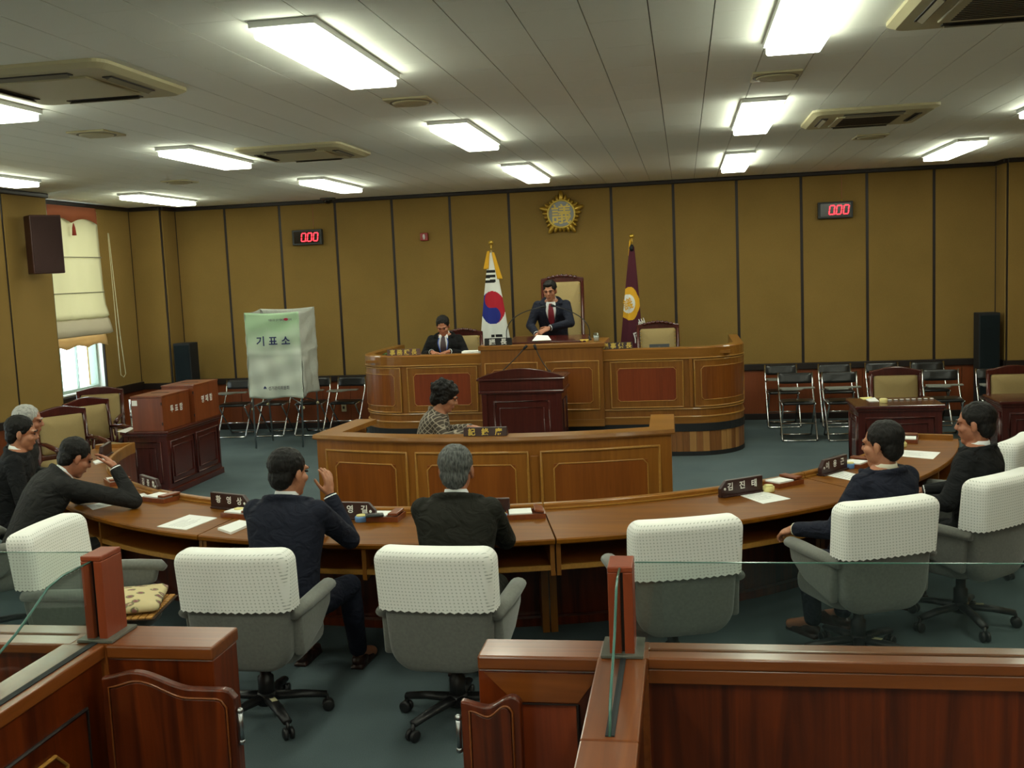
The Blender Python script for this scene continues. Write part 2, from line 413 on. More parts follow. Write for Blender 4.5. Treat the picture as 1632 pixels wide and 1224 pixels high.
for k_, (ya, yb) in enumerate(((3.9, 5.85), (6.2, 8.15))):  # two unseen windows, added to bring in daylight from the left
    w2 = struct('window_%d' % (k_+2))
    MB().bb((XL-.08, ya, .85), (XL-.07, yb, 3.1)).build('pane', glass_m, w2)
    MB().bb((XL-.03, ya, 1.35), (XL-.024, yb, 3.1)).build('blind_cloth', blind_m, w2)
    for yy in (ya, (ya+yb)/2-.02, yb-.04): MB().bb((XL-.11, yy, .85), (XL-.04, yy+.04, 3.1)).build('window_frame', fixture_m, w2)
wall('wall_left_pier_end', (XL, 11.47), (XW, 11.47), (0, 1), [0, .5])
wall('wall_right', (4.6, YP), (4.6, -7.15), (-1, 0), [i*.8548 for i in range(26)])
wall('wall_rear', (4.6, -7.15), (XL, -7.15), (0, 1), [i*.8607 for i in range(15)])

# window wall at the left with its opening
WY0, WY1, WZ0, WZ1 = 11.75, 13.27, .83, 3.22
ww = struct('wall_window')
def wslab(ya, yb, za, zb, t0, t1, mat, nm, bev=0): return MB().bb((XW+t0, ya, za), (XW+t1, yb, zb)).build(nm, mat, ww, bevel=bev)
wslab(11.47, WY0, 0, ZC, -.25, -.012, wall_fab, 'wall_core'); wslab(WY1, YP, 0, ZC, -.25, -.012, wall_fab, 'wall_core')
wslab(WY0, WY1, 0, WZ0, -.25, -.012, wall_fab, 'wall_core'); wslab(WY0, WY1, WZ1, ZC, -.25, -.012, wall_fab, 'wall_core')
wslab(WY1+.02, YP-.01, ZB1, ZC-.05, -.012, .01, wall_fab, 'fabric_panel', .005)
wslab(11.47, YP, .085, ZB0, -.012, .004, wainscot_m, 'wainscot_panel'); wslab(11.47, YP, ZB0, ZB1+.03, -.012, .05, dark_trim, 'chair_rail', .006)
wslab(11.47, YP, ZC-.055, ZC, -.012, .045, dark_trim, 'crown_moulding', .012); wslab(WY1+.006, WY1+.03, ZB1, ZC-.05, -.012, .014, dark_trim, 'batten'); wslab(WY1-.012, WY1, WZ0, WZ1, -.2, -.005, fixture_m, 'reveal_lining'); wslab(WY0, WY1, WZ0-.01, WZ0+.008, -.2, .02, fixture_m, 'window_sill')
wslab(11.47, YP, 0, .085, -.012, .014, dark_trim, 'skirting')
win = struct('window_1')
alum = plain('window_frame_green', S(150, 168, 156), .4)
def wf(a, b, mat=alum, nm='window_frame'): return MB().bb(a, b).build(nm, mat, win, bevel=.004)
xg = XW-.14
wf((xg-.06, WY0, WZ0), (xg+.06, WY1, WZ0+.05)); wf((xg-.06, WY0, WZ1-.05), (xg+.06, WY1, WZ1))
wf((xg-.06, WY0, WZ0+.05), (xg+.06, WY0+.05, WZ1-.05)); wf((xg-.06, WY1-.045, WZ0+.05), (xg+.06, WY1, WZ1-.05))
for yy, dx in ((12.32, 0), (12.37, .03), (12.8, .015)):
    wf((xg-.02+dx, yy, WZ0+.05), (xg+.02+dx, yy+(.035 if yy < 12.5 else .012), WZ1-.05), nm='sash_bar')
for ya, yb, dx in ((WY0+.05, 12.32, 0), (12.405, 12.8, .03), (12.812, WY1-.045, .03)):
    wf((xg-.003+dx, ya, WZ0+.05), (xg+.003+dx, yb, WZ1-.05), glass_m, 'pane')

# roman blind and valance
bl = thing('roman_blind', 'cream roman blind half drawn up over the bright left window', 'blind', (XW+.08, 12.55, 0))
def cloth(name, rows, mat, parent, ny=28, y0=11.8, y1=13.3, wav=.012, fr=5, th=.003, hem=None):
    """rows: list of (z, outward) ; strip of cloth hanging in front of the window"""
    vs = []; fs = []; n = len(rows)
    for i, (z, o_) in enumerate(rows):
        for j in range(ny+1):
            t = j/ny; y = y0+(y1-y0)*t
            zz = z+(hem(t) if hem and i == n-1 else 0)
            vs.append((XW+.03+o_+wav*sin(t*fr*2*pi+i*.7)*(.3+.7*i/n), y, zz))
    for i in range(n-1):
        for j in range(ny): a = i*(ny+1)+j; fs.append((a, a+1, a+ny+2, a+ny+1))
    o = MB().add(vs, fs).build(name, mat, parent, True, world=True)
    s_ = o.modifiers.new('solid', 'SOLIDIFY'); s_.thickness = th
    return o
cloth('blind_cloth', [(3.24, .02), (2.75, .02), (2.5, .024), (2.2, .03), (1.98, .05), (1.88, .085), (1.83, .10), (1.80, .06)], blind_m, bl)
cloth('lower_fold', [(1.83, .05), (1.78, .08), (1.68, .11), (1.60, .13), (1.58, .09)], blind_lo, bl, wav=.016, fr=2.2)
cloth('scalloped_hem', [(1.62, .05), (1.52, .07), (1.44, .075)], blind_hem, bl, y1=13.22, hem=lambda t: .045*abs(sin(t*pi*3))-.02)
cloth('valance', [(3.28, .06), (3.2, .065), (3.08, .065)], valance_m, bl, y1=13.22, wav=.004, hem=lambda t: -.02+.065*abs(sin(pi*(t-.577)/.423))**.8)
for z in (2.62, 2.15): MB().tube([(XW+.075, 11.8, z), (XW+.075, 13.3, z)], .006, 8).build('blind_rod', cream_d, bl, world=True)
tas = MB().tube([(XW+.12, 12.62, 3.06), (XW+.12, 12.62, 3.0), (XW+.12, 12.62, 2.9)], [.004, .02, .028], 10).build('tassel', plain('tassel_red', S(150, 52, 34), .8), bl, True, world=True)
MB().tube([(XW+.16, 13.36, 2.95), (XW+.17, 13.37, 1.5), (XW+.17, 13.38, .99), (XW+.17, 13.45, .95), (XW+.17, 13.51, .99), (XW+.17, 13.45, 1.5), (XW+.16, 13.38, 2.95)], .005, 6).build('pull_cord', cream, bl, True, world=True)

# ------------------------------------------------------------------ ceiling fittings
def light(cx, ya, yb, label):
    t = thing('ceiling_light', label, 'ceiling light', (cx, (ya+yb)/2, ZC), 0, 'fluorescent panels in the ceiling')
    L = yb-ya
    MB().bb((-.155, -L/2-.02, -.03), (.155, L/2+.02, 0)).build('housing', fixture_m, t, bevel=.004)
    MB().bb((-.14, -L/2, -.076), (.14, L/2, -.03)).build('diffuser', lamp_m, t, bevel=.012)
    return t
for cx, ya, yb, lb in [(-1.735, 4.56, 5.94, 'largest full fluorescent panel in view, upper left of centre'), (-1.735, 7.86, 9.3, 'fluorescent panel between round vent and back, middle of the centre-left row'),
    (-1.755, 11.22, 13.02, 'fluorescent panel nearest the gold wall emblem'), (.6, 4.45, 5.86, 'bright fluorescent panel cut by the top edge of the photo'),
    (.59, 7.8, 9.34, 'fluorescent panel just beyond the small round vent at right'), (.62, 11.38, 13.1, 'fluorescent panel nearest the back wall right of the emblem'),
    (2.95, 11.5, 13.1, 'fluorescent panel above the right-hand red clock'), (2.92, 7.95, 9.43, 'fluorescent panel showing only its tip at the right edge'),
    (-4.165, 8.26, 9.54, 'fluorescent panel left of the far air conditioner'), (-4.13, 11.42, 12.9, 'fluorescent panel nearest the dome camera and left-hand red clock'),
    (-6.65, 11.97, 13.45, 'fluorescent panel closest to the left rear corner'), (-4.165, 4.85, 6.21, 'fluorescent panel cut by the left edge below the near air conditioner'),
    (-6.685, 8.65, 10.0, 'fluorescent panel cut by the left edge above the wall speaker'),
    (-1.735, 1.1, 2.5, 'unseen fluorescent panel added in front of the gate'), (.6, 1.1, 2.5, 'unseen fluorescent panel added above the right partition'), (2.92, 1.1, 2.5, 'unseen fluorescent panel added by the right wall'), (-4.16, 1.1, 2.5, 'unseen fluorescent panel added left of the gate'),  # unseen row above the foreground, added to light it
    (2.92, 4.5, 5.9, 'fluorescent panel over the right-hand swivel chairs'), (-6.6, 5.0, 6.4, 'fluorescent panel along the left wall'), (-6.6, 1.1, 2.5, 'unseen fluorescent panel added in the near left corner')]+[(x_, y_, y_+1.4, '%s fluorescent panel of the %s unseen row, added for light behind the camera' % (a_, b_)) for y_, b_ in ((-2.3, 'front'), (-5.7, 'rear')) for x_, a_ in ((-6.6, 'leftmost'), (-4.16, 'second'), (-1.735, 'middle'), (.6, 'fourth'), (2.92, 'rightmost'))]:  # rear rows are unseen too, added to light the near chairs
    light(cx, ya, yb, lb)
def rrect(w_, h_, r, n=5):
    P = []
    for cx, cy, a in ((w_/2-r, h_/2-r, 0), (-w_/2+r, h_/2-r, pi/2), (-w_/2+r, -h_/2+r, pi), (w_/2-r, -h_/2+r, 1.5*pi)):
        for i in range(n+1): P.append((cx+r*cos(a+i*pi/2/n), cy+r*sin(a+i*pi/2/n)))
    return P
def aircon(cx, cy, label, grille):
    t = thing('ceiling_air_conditioner', label, 'air conditioner', (cx, cy, ZC), 0, 'ceiling cassette air conditioners')
    m_ = MB()
    P0, P1 = rrect(.96, .98, .07), rrect(.88, .90, .06); n = len(P0)
    vs = [(x, y, 0) for x, y in P0]+[(x, y, -.018) for x, y in P0]+[(x, y, -.04) for x, y in P1]
    fs = [(k*n+i, k*n+(i+1) % n, (k+1)*n+(i+1) % n, (k+1)*n+i) for k in range(2) for i in range(n)]+[tuple(range(2*n, 3*n))]
    m_.add(vs, fs).build('panel', cream, t)
    MB().bb((-.27, -.28, -.052), (.27, .28, -.038)).build('intake_grille', cream, t, bevel=.01)
    if grille:
        for k in range(13): MB().bb((-.22, -.235+k*.037, -.055), (.22, -.220+k*.037, -.052)).build('grille_slot', slot_m, t)
    for a in range(4):
        s_ = MB().box((0, 0, 0), (.46, .055, .012)).build('air_slot', slot_m, t); s_.matrix_basis = Matrix.Rotation(a*pi/2, 4, 'Z') @ Matrix.Translation((0, .36, -.040))
        f_ = MB().box((0, 0, 0), (.44, .035, .004), rx=.5).build('louvre', cream_d, t); f_.matrix_basis = Matrix.Rotation(a*pi/2, 4, 'Z') @ Matrix.Translation((0, .365, -.05))
aircon(-3.34, 5.46, 'large cream ceiling air conditioner at the upper left', False)
aircon(-3.32, 9.08, 'cream ceiling air conditioner in the middle distance, left of centre', False)
aircon(1.51, 9.1, 'cream ceiling air conditioner with slatted grille, right of the light row', True)
aircon(1.51, 5.2, 'cream ceiling air conditioner cut by the top right corner', True)
for (vx, vy, lb) in [(-1.76, 6.88, 'square vent between the two nearest lights of the left centre row'), (-4.28, 7.3, 'square vent below the large left air conditioner'), (-5.5, 11.0, 'small far vent above the left end of the wall'), (.6, 6.9, 'square vent between two lights right of centre'), (1.81, 10.7, 'small vent behind the right air conditioner')]:
    t = thing('ceiling_vent', lb, 'vent', (vx, vy, ZC), 0, 'square ceiling vents')
    MB().bb((-.15, -.16, -.014), (.15, .16, 0)).build('plate', cream, t, bevel=.004)
    MB().lathe((0, 0, -.026), [(.125, .012), (.12, .004), (.1, 0), (.085, .006), (.06, 0), (.02, .004)], 28).build('round_diffuser', cream, t, True)
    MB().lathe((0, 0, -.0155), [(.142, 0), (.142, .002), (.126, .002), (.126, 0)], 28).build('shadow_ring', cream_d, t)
dc = thing('dome_camera', 'black dome surveillance camera at the top of the back wall', 'camera', (-4.97, 14.4, ZC))
MB().lathe((0, 0, -.03), [(.11, .03), (.11, .012), (.09, 0), (.02, 0)], 24).build('mounting_plate', plain('dome_plate', S(70, 68, 62), .5), dc)
MB().sphere((0, 0, -.035), (.065, .065, .05), 20, 10).build('dome', plain('dome_glass', S(14, 15, 16), .1), dc, True)

# ------------------------------------------------------------------ things on the back wall
def seg_digit(m_, ox, ch, w_=.062, h_=.115, t_=.014, y=0):
    segs = {'0': 'abcdef'}[ch]; g = {'a': ((0, h_), (w_, h_)), 'b': ((w_, h_), (w_, h_/2)), 'c': ((w_, h_/2), (w_, 0)), 'd': ((0, 0), (w_, 0)), 'e': ((0, h_/2), (0, 0)), 'f': ((0, h_), (0, h_/2))}
    for s_ in segs:
        (x0, z0), (x1, z1) = g[s_]; dx, dz = (x1-x0), (z1-z0); L = hypot(dx, dz); ux, uz = dx/L*.005, dz/L*.005
        m_.bar((ox+x0+ux+z0*.12, y, z0+uz), (ox+x1-ux+z1*.12, y, z1-uz), .004, t_, (0, 0, 1) if abs(dx) > .01 else (1, 0, 0))
def clock(cx, cz, label):
    t = thing('led_clock', label, 'clock', (cx, YB-.03, cz), 0, 'red digital clocks')
    MB().bb((-.225, -.05, -.11), (.225, .03, .11)).build('case', plain('clock_case', S(44, 48, 50), .5), t, bevel=.008)
    MB().bb((-.195, -.053, -.085), (.195, -.049, .085)).build('screen', plain('clock_screen', S(16, 8, 8), .15), t)
    d = MB()
    for k in range(3): seg_digit(d, -.085+k*.092, '0', y=-.056)
    d.box((-.012+.0, -.056, .004), (.014, .004, .014))
    d.v = [(x, y, z-.057) for x, y, z in d.v]
    d.build('digits', led_m, t)
    MB().tube([(.09, .0, .11), (.09, .01, .14)], .008, 8).build('hook', gold, t)
    MB().bb((.085, .012, .12), (.095, .022, ZC-.06-cz)).build('cable_cover', plain('cable_cover', S(150, 96, 56), .6), t)
clock(-5.385, 2.81, 'red digital clock on the left part of the back wall')
clock(2.015, 2.82, 'red digital clock on the right part of the back wall')
fb = thing('fire_alarm', 'small red fire alarm box on the back wall', 'fire alarm', (-3.645, YB-.012, 2.735))
MB().bb((-.055, -.05, -.055), (.055, 0, .055)).build('box', plain('alarm_red', S(150, 24, 24), .4), fb, bevel=.006)
MB().sphere((0, -.05, .0), (.018, .014, .04), 12, 8).build('lamp', plain('alarm_lamp', S(225, 215, 215), .3), fb, True)

em = thing('council_emblem', 'gold star-shaped council emblem high on the back wall', 'emblem', (-1.66, YB-.062, 2.955))
def petal(a, r0, r1, wd, nm):
    L = (r1-r0)/2; M = Matrix.Rotation(-a, 3, 'Y')
    c = M @ Vector((0, 0, (r0+r1)/2))
    MB().sphere(c, (wd, .035, L), 12, 10, M).build(nm, gold, em, True)
for k in range(5):
    a0 = k*2*pi/5
    petal(a0, .13, .325, .038, 'large_petal')
    for j, rr in ((1, .275), (2, .25), (3, .25), (4, .275)):
        petal(a0+j*2*pi/25, .13, rr, .028, 'small_petal')
MB().tube([(.0+.19*cos(t*pi/16), 0, .19*sin(t*pi/16)) for t in range(32)], .012, 8, closed=True).build('backing_ring', gold, em, True)
rotx = Matrix.Rotation(pi/2, 4, 'X')
def disc(nm, r0, y0, th, mat, parent, seg=40):
    m_ = MB().cyl((0, 0, 0), r0, th, seg); m_.v = [tuple(rotx @ Vector(v)+Vector((0, y0, 0))) for v in m_.v]; return m_.build(nm, mat, parent)
disc('disc', .19, .02, .055, silver, em)
MB().tube([(.187*cos(t*pi/24), -.036, .187*sin(t*pi/24)) for t in range(48)], .013, 8, closed=True).build('ring', gold_p, em, True)
text('議', .29, gold_p, em, frame((0, -.037, 0), (1, 0, 0), (0, 0, 1)), 'emblem_character', .006, .98, .012)

# ------------------------------------------------------------------ loudspeakers
def tower(name, x, y, label, h=1.36, wd=.26, dp=.26, rz=0):
    t = thing('tower_speaker', label, 'loudspeaker', (x, y, 0), rz, 'black tower speakers')
    MB().bb((-wd/2, -dp/2, .14), (wd/2, dp/2, h)).build('cabinet', black_mat, t, bevel=.01)
    MB().bb((-wd/2+.015, -dp/2-.008, .2), (wd/2-.015, -dp/2, h-.03)).build('grille_cloth', weave('speaker_grille', S(18, 26, 30), S(26, 36, 40), 300), t, bevel=.004)
    MB().bb((-wd/2-.03, -dp/2-.03, 0), (wd/2+.03, dp/2+.03, .14)).build('plinth', black_mat, t, bevel=.008)
tower('l', -7.2, 14.2, 'black tower speaker in the left rear corner')
tower('r', 3.85, 14.3, 'black tower speaker in the right rear corner', 1.40)
ws = thing('wall_speaker', 'brown box speaker hung high on the left pier', 'loudspeaker', (XL+.24, 11.0, 2.72), rad(-42))
MB().bb((-.12, -.17, -.33), (.13, .17, .33)).build('cabinet', plain('speaker_brown', S(66, 34, 30), .5), ws, bevel=.01)
MB().bb((.13, -.155, -.31), (.142, .155, .31)).build('grille_cloth', weave('grille_brown', S(58, 42, 40), S(70, 52, 50), 300), ws)
MB().bb((-.3, -.03, -.06), (-.11, .03, .06)).build('bracket', steel, ws)
# ------------------------------------------------------------------ curved members' desk
HC = (-1.72, 9.30)
def EP(t, s, z=0):
    ax, ay = 3.40+(3.82-3.40)*s, 3.12+(3.89-3.12)*s
    return Vector((HC[0]+.07*s+ax*cos(t), HC[1]+ay*sin(t), z))
def arcslab(t0, t1, prof, n=14):
    """prof: closed list of (s, z), swept from angle t0 to t1"""
    m_ = len(prof); vs = []; fs = []
    for i in range(n+1):
        for s, z in prof: vs.append(EP(t0+(t1-t0)*i/n, s, z))
    for i in range(n):
        for k in range(m_): fs.append((i*m_+k, (i+1)*m_+k, (i+1)*m_+(k+1) % m_, i*m_+(k+1) % m_))
    fs += [tuple(range(m_)), tuple(n*m_+k for k in range(m_))[::-1]]
    return MB().add(vs, fs)
def box_s(s0, s1, z0, z1): return [(s0, z0), (s1, z0), (s1, z1), (s0, z1)]
ang = [rad(a) for a in (187.5, 219, 251.5, 284, 316.5, 349.5)]
dl = ['leftmost curved desk section, with two open-ended name boards', 'curved desk section where the man rubs his brow', 'middle curved desk section in front of the two men seen from behind',
      'curved desk section with the empty lace-covered chair', 'rightmost curved desk section ending by the dark right desk']
top_m = wood('desk_top', S(100, 56, 6), S(132, 80, 12), 'X', 12, .42, .0, (.36, .64), 1.4, .15)
for k in range(5):
    t0, t1 = ang[k]+.0012, ang[k+1]-.0012; mid = EP((t0+t1)/2, .5)
    d = thing('curved_desk', dl[k], 'desk', (mid.x, mid.y, 0), 0, 'sections of the horseshoe desk')
    W_ = dict(world=True)
    arcslab(t0, t1, [(.05, .688), (.99, .688), (1, .695), (1, .713), (.99, .72), (.05, .72)]).build('worktop', top_m, d, **W_)
    arcslab(t0, t1, [(-.01, .66), (.055, .66), (.055, .748), (.045, .756), (.0, .756), (-.01, .748)]).build('rail', oak_h, d, **W_)
    arcslab(t0, t1, box_s(.05, .065, .722, .730)).build('rail_moulding', oak_trim, d, **W_)
    arcslab(t0, t1, box_s(.0, .035, .0, .66)).build('modesty_panel', walnut, d, **W_)
    arcslab(t0, t1, box_s(.08, .90, .535, .555)).build('shelf', oak_panel, d, **W_)
    arcslab(t0, t1, box_s(.90, .925, .53, .558)).build('shelf_edge', oak_trim, d, **W_)
    arcslab(t0, t1, box_s(.05, .12, .0, .05)).build('foot_board', walnut, d, **W_)
    dt = .0065
    for tt in (t0, (t0+t1)/2-dt/2, t1-dt):
        arcslab(tt, tt+dt, box_s(.05, .93, .5, .688), 1).build('divider', oak, d, **W_)
    for tt in (t0, t1-.012): arcslab(tt, tt+.012, box_s(.05, .28, 0, .5), 1).build('leg_panel', oak, d, **W_)
    if k in (0, 4):
        ta, tb = (t0, t0+.013) if k == 0 else (t1-.013, t1)
        arcslab(ta, tb, box_s(.055, .92, .72, .756), 1).build('end_rail', oak_h, d, **W_)

# ------------------------------------------------------------------ generic panelled front along a plan path
class Front:
    def __init__(s, pts):
        s.p = [Vector((a, b, 0)) for a, b in pts]; s.L = [0]
        for a, b in zip(s.p[:-1], s.p[1:]): s.L.append(s.L[-1]+(b-a).length)
        s.n = []
        for i in range(len(s.p)):
            d = (s.p[min(i+1, len(s.p)-1)]-s.p[max(i-1, 0)]).normalized(); s.n.append(Vector((d.y, -d.x, 0)))
    def at(s, x, z, out=0):
        x = max(0, min(s.L[-1], x)); i = 0
        while i < len(s.L)-2 and s.L[i+1] < x: i += 1
        t = (x-s.L[i])/max(1e-9, s.L[i+1]-s.L[i]); n = s.n[i].lerp(s.n[i+1], t).normalized()
        return s.p[i].lerp(s.p[i+1], t)+n*out+Vector((0, 0, z))
    def sofx(s, X):      # length at which the path's front run reaches X
        best = 0
        for i in range(len(s.p)-1):
            a, b = s.p[i].x, s.p[i+1].x
            if a <= X <= b and b > a: return s.L[i]+(X-a)/(b-a)*(s.L[i+1]-s.L[i])
        return best
    def slab(s, a, b, z0, z1, o0, o1, n=12):
        vs = []; fs = []
        for i in range(n+1):
            x = a+(b-a)*i/n
            vs += [s.at(x, z0, o0), s.at(x, z0, o1), s.at(x, z1, o1), s.at(x, z1, o0)]
        for i in range(n):
            for k in range(4): fs.append((i*4+k, i*4+4+k, i*4+4+(k+1) % 4, i*4+(k+1) % 4))
        fs += [(0, 1, 2, 3), (n*4+3, n*4+2, n*4+1, n*4)]
        return MB().add(vs, fs)
    def loop(s, a, b, z0, z1, r, out, notch=0, step=.12):
        P = []
        def run(xa, za, xb, zb):
            k = max(1, int(hypot(xb-xa, zb-za)/step))
            for i in range(k): P.append(s.at(xa+(xb-xa)*i/k, za+(zb-za)*i/k, out))
        c = notch
        if c:
            run(a+c, z0, b-c, z0); run(b-c, z0, b, z0+c); run(b, z0+c, b, z1-c); run(b, z1-c, b-c, z1); run(b-c, z1, a+c, z1); run(a+c, z1, a, z1-c); run(a, z1-c, a, z0+c); run(a, z0+c, a+c, z0)
        else:
            run(a, z0, b, z0); run(b, z0, b, z1); run(b, z1, a, z1); run(a, z1, a, z0)
        return MB().tube(P, r, 6, closed=True)
    def panel(s, parent, a, b, z0, z1, inset=.075, mat=None, r=.011, notch=.035):
        s.slab(a, b, z0, z1, -.004, .006).build('panel_field', oak, parent, world=True)
        s.loop(a, b, z0, z1, r, .006).build('panel_moulding', oak_trim, parent, True, world=True)
        s.slab(a+inset, b-inset, z0+inset, z1-inset, .004, .010).build('inset_panel', mat or oak_panel, parent, world=True)
        s.loop(a+inset, b-inset, z0+inset, z1-inset, r*.55, .010, notch).build('inset_moulding', oak_trim, parent, True, world=True)

# ------------------------------------------------------------------ recorder's desk
def circ3(A, B, C, n):
    """arc through three plan points"""
    ax, ay, bx, by, cx, cy = *A, *B, *C
    d = 2*(ax*(by-cy)+bx*(cy-ay)+cx*(ay-by))
    ux = ((ax*ax+ay*ay)*(by-cy)+(bx*bx+by*by)*(cy-ay)+(cx*cx+cy*cy)*(ay-by))/d
    uy = ((ax*ax+ay*ay)*(cx-bx)+(bx*bx+by*by)*(ax-cx)+(cx*cx+cy*cy)*(bx-ax))/d
    r = hypot(ax-ux, ay-uy); a0 = atan2(ay-uy, ax-ux); a1 = atan2(cy-uy, cx-ux)
    return [(ux+r*cos(a0+(a1-a0)*i/n), uy+r*sin(a0+(a1-a0)*i/n)) for i in range(n+1)]
rd = thing('recorder_desk', 'panelled oak clerk enclosure in the middle of the floor', 'desk', (-1.47, 7.9, 0))
RF = circ3((-2.83, 7.6), (-1.47, 7.32), (-.12, 7.57), 20)
path = [(-2.74, 8.40)]+RF+[(-.13, 8.33)]
MB().sweep(path, [(0, 0), (0, .962), (-.06, .962), (-.06, 0)]).build('parapet', oak, rd, world=True)
MB().sweep(path, [(.022, .962), (.028, .975), (.022, 1.0), (-.16, 1.0), (-.16, .962)]).build('cap', oak_h, rd, world=True)
fr_ = Front(RF); L_ = fr_.L[-1]
for u0, u1 in ((.035, .29), (.318, .62), (.655, .965)): fr_.panel(rd, u0*L_, u1*L_, .10, .885, .09)
fr_.slab(.0, L_, 0, .06, .0, .012, 20).build('plinth', oak_panel, rd, world=True)
fr_.slab(.628*L_, .647*L_, .12, .86, 0, .012, 2).build('pilaster', oak, rd, bevel=.006, world=True)
MB().bb((-1.80, 7.62, .765), (-.2, 8.4, .795)).build('inner_worktop', oak_h, rd, world=True)
for x in (-1.75, -.8): MB().bb((x-.01, 7.66, 0), (x+.01, 8.05, .765)).build('support', oak, rd, world=True)

# ------------------------------------------------------------------ dais
DP = [(-3.93, 13.9), (-3.93, 12.55)]+arc(-3.33, 12.55, .6, .6, pi, 1.5*pi, 10)[1:]+[(-3.0, 11.95), (-2.36, 11.95), (-.94, 11.95), (-.2, 11.95)]+arc(.06, 12.55, .6, .6, 1.5*pi, 2*pi, 10)+[(.66, 13.9)]
dp = thing('dais_platform', 'raised platform with upright wooden strips carrying the bench', 'platform', (-1.65, 13.2, 0))
PF = Front(DP)
poly = [(-3.93, 14.62, .30)]+[(x, y, .30) for x, y in DP]+[(.66, 14.62, .30)]
MB().prism(poly, (0, 0, .075)).build('platform_floor', carpet, dp, world=True)
MB().sweep(DP, [(.012, .285), (.012, .375), (-.05, .375), (-.05, .285)]).build('nosing', black_mat, dp, world=True)
MB().sweep(DP, [(.006, 0), (.006, .05), (-.04, .05), (-.04, 0)]).build('toe_board', black_mat, dp, world=True)
ns = int(PF.L[-1]/.075)
for i in range(ns):
    a = PF.L[-1]*i/ns
    PF.slab(a+.001, a+PF.L[-1]/ns-.001, .05, .285, -.03, random.choice((.0, .002, .003)), 1).build('skirt_strip', strip_b if random.random() < .22 else strip_a, dp, world=True)
db = thing('dais_bench', 'long panelled oak bench with rounded ends on the platform', 'bench', (-1.65, 12.3, 0))
Z0 = .375
MB().sweep(DP, [(-.01, Z0), (-.01, 1.225), (-.06, 1.225), (-.06, Z0)]).build('bench_front', oak, db, world=True)
MB().sweep(DP, [(.012, 1.13), (.014, 1.235), (.004, 1.25), (-.11, 1.25), (-.11, 1.13)]).build('top_rail', oak_h, db, world=True)
for z, o_ in ((1.125, .014), (.545, .006), (.455, .010)):
    MB().sweep(DP, [(-.01, z-.008), (o_, z-.008), (o_+.004, z), (o_, z+.008), (-.01, z+.008)]).build('string_course', oak_trim, db, world=True)
MB().sweep(DP, [(.004, Z0), (.004, .455), (-.03, .455), (-.03, Z0)]).build('base_board', oak_h, db, world=True)
sx_ = PF.sofx
for xa, xb, mt in ((None, -3.36, oak_panel), (-3.27, -2.43, red_panel), (-.86, -.04, red_panel), (.09, None, oak_panel)):
    a = sx_(xa) if xa is not None else sx_(-3.36)-.85; b_ = sx_(xb) if xb is not None else sx_(.06)+.95
    PF.panel(db, a, b_, .57, 1.10, .075, mt, .010, .03)
ctr = MB().bb((-2.36, 11.88, Z0), (-.94, 12.7, 1.335)); ctr.build('centre_block', oak, db, bevel=.004, world=True)
MB().bb((-2.385, 11.86, 1.285), (-.915, 12.72, 1.34)).build('centre_top', oak_h, db, bevel=.008, world=True)
CFt = Front([(-2.36, 11.878), (-.94, 11.878)])
CFt.panel(db, .05, .66, .57, 1.13, .075, oak_panel, .010, .03); CFt.panel(db, .76, 1.37, .57, 1.13, .075, oak_panel, .010, .03)
CFt.slab(0, 1.42, Z0, .455, 0, .012, 2).build('base_board', oak_h, db, world=True)
MB().bb((.03, 11.93, .56), (.07, 11.952, 1.13)).build('pilaster', oak, db, bevel=.008, world=True)
for xa, xb in ((-3.8, -2.38), (-.92, .5)):
    MB().bb((xa, 12.03, 1.165), (xb, 12.62, 1.195)).build('worktop', oak_h, db, world=True)
    MB().bb((xa+.3, 12.55, .375), (xa+.34, 12.6, 1.165)).build('support', oak, db, world=True)
    MB().bb((xb-.34, 12.55, .375), (xb-.3, 12.6, 1.165)).build('support', oak, db, world=True)
MB().prism([(-2.05, 12.0, 1.34), (-2.05, 12.5, 1.34), (-2.05, 12.5, 1.40), (-2.05, 12.0, 1.36)], (.92, 0, 0)).build('reading_board', mahog, db, bevel=.006, world=True)

# ------------------------------------------------------------------ speaker's podium
po = thing('podium', 'dark mahogany podium with arched top in front of the bench', 'podium', (-1.75, 11.2, 0))
PX, PD = .455, .25
MB().bb((-PX+.02, -PD, .06), (PX-.02, PD, .90)).build('body', mahog, po, bevel=.004)
MB().bb((-PX, -PD-.02, 0), (PX, PD+.02, .07)).build('plinth', mahog, po, bevel=.01)
MB().bb((-PX-.01, -PD-.03, .885), (PX+.01, PD+.02, .92)).build('waist_moulding', mahog, po, bevel=.012)
MB().bb((-PX+.0, -PD-.02, .92), (PX, PD, 1.03)).build('frieze', mahog, po, bevel=.006)
MB().bb((-PX-.025, -PD-.045, 1.03), (PX+.025, PD+.02, 1.05)).build('cornice', mahog, po, bevel=.008)
pr = [(-PX-.02, -PD-.03, 1.05)]+[(-(PX+.02)+(2*PX+.04)*i/16, -PD-.03, 1.055+.10*sin(pi*(i/16))**.9) for i in range(17)]+[(PX+.02, -PD-.03, 1.05)]
MB().prism(pr, (0, .05, 0)).build('arched_crest', mahog, po, bevel=.008)
MB().bb((-PX, -PD, 1.05), (PX, PD, 1.06)).build('reading_top', mahog, po)
for x in (-PX+.05, PX-.05): MB().bb((x-.03, -PD-.014, .07), (x+.03, -PD+.005, .885)).build('pilaster', mahog, po, bevel=.006)
for (x0, x1, z0, z1, r_) in ((-.30, .30, .12, .80, .014), (-.24, .24, .18, .73, .008)):
    MB().tube([(x0, -PD-.004, z0), (x1, -PD-.004, z0), (x1, -PD-.004, z1), (x0, -PD-.004, z1)], r_, 6, closed=True).build('panel_moulding', mahog, po, True)
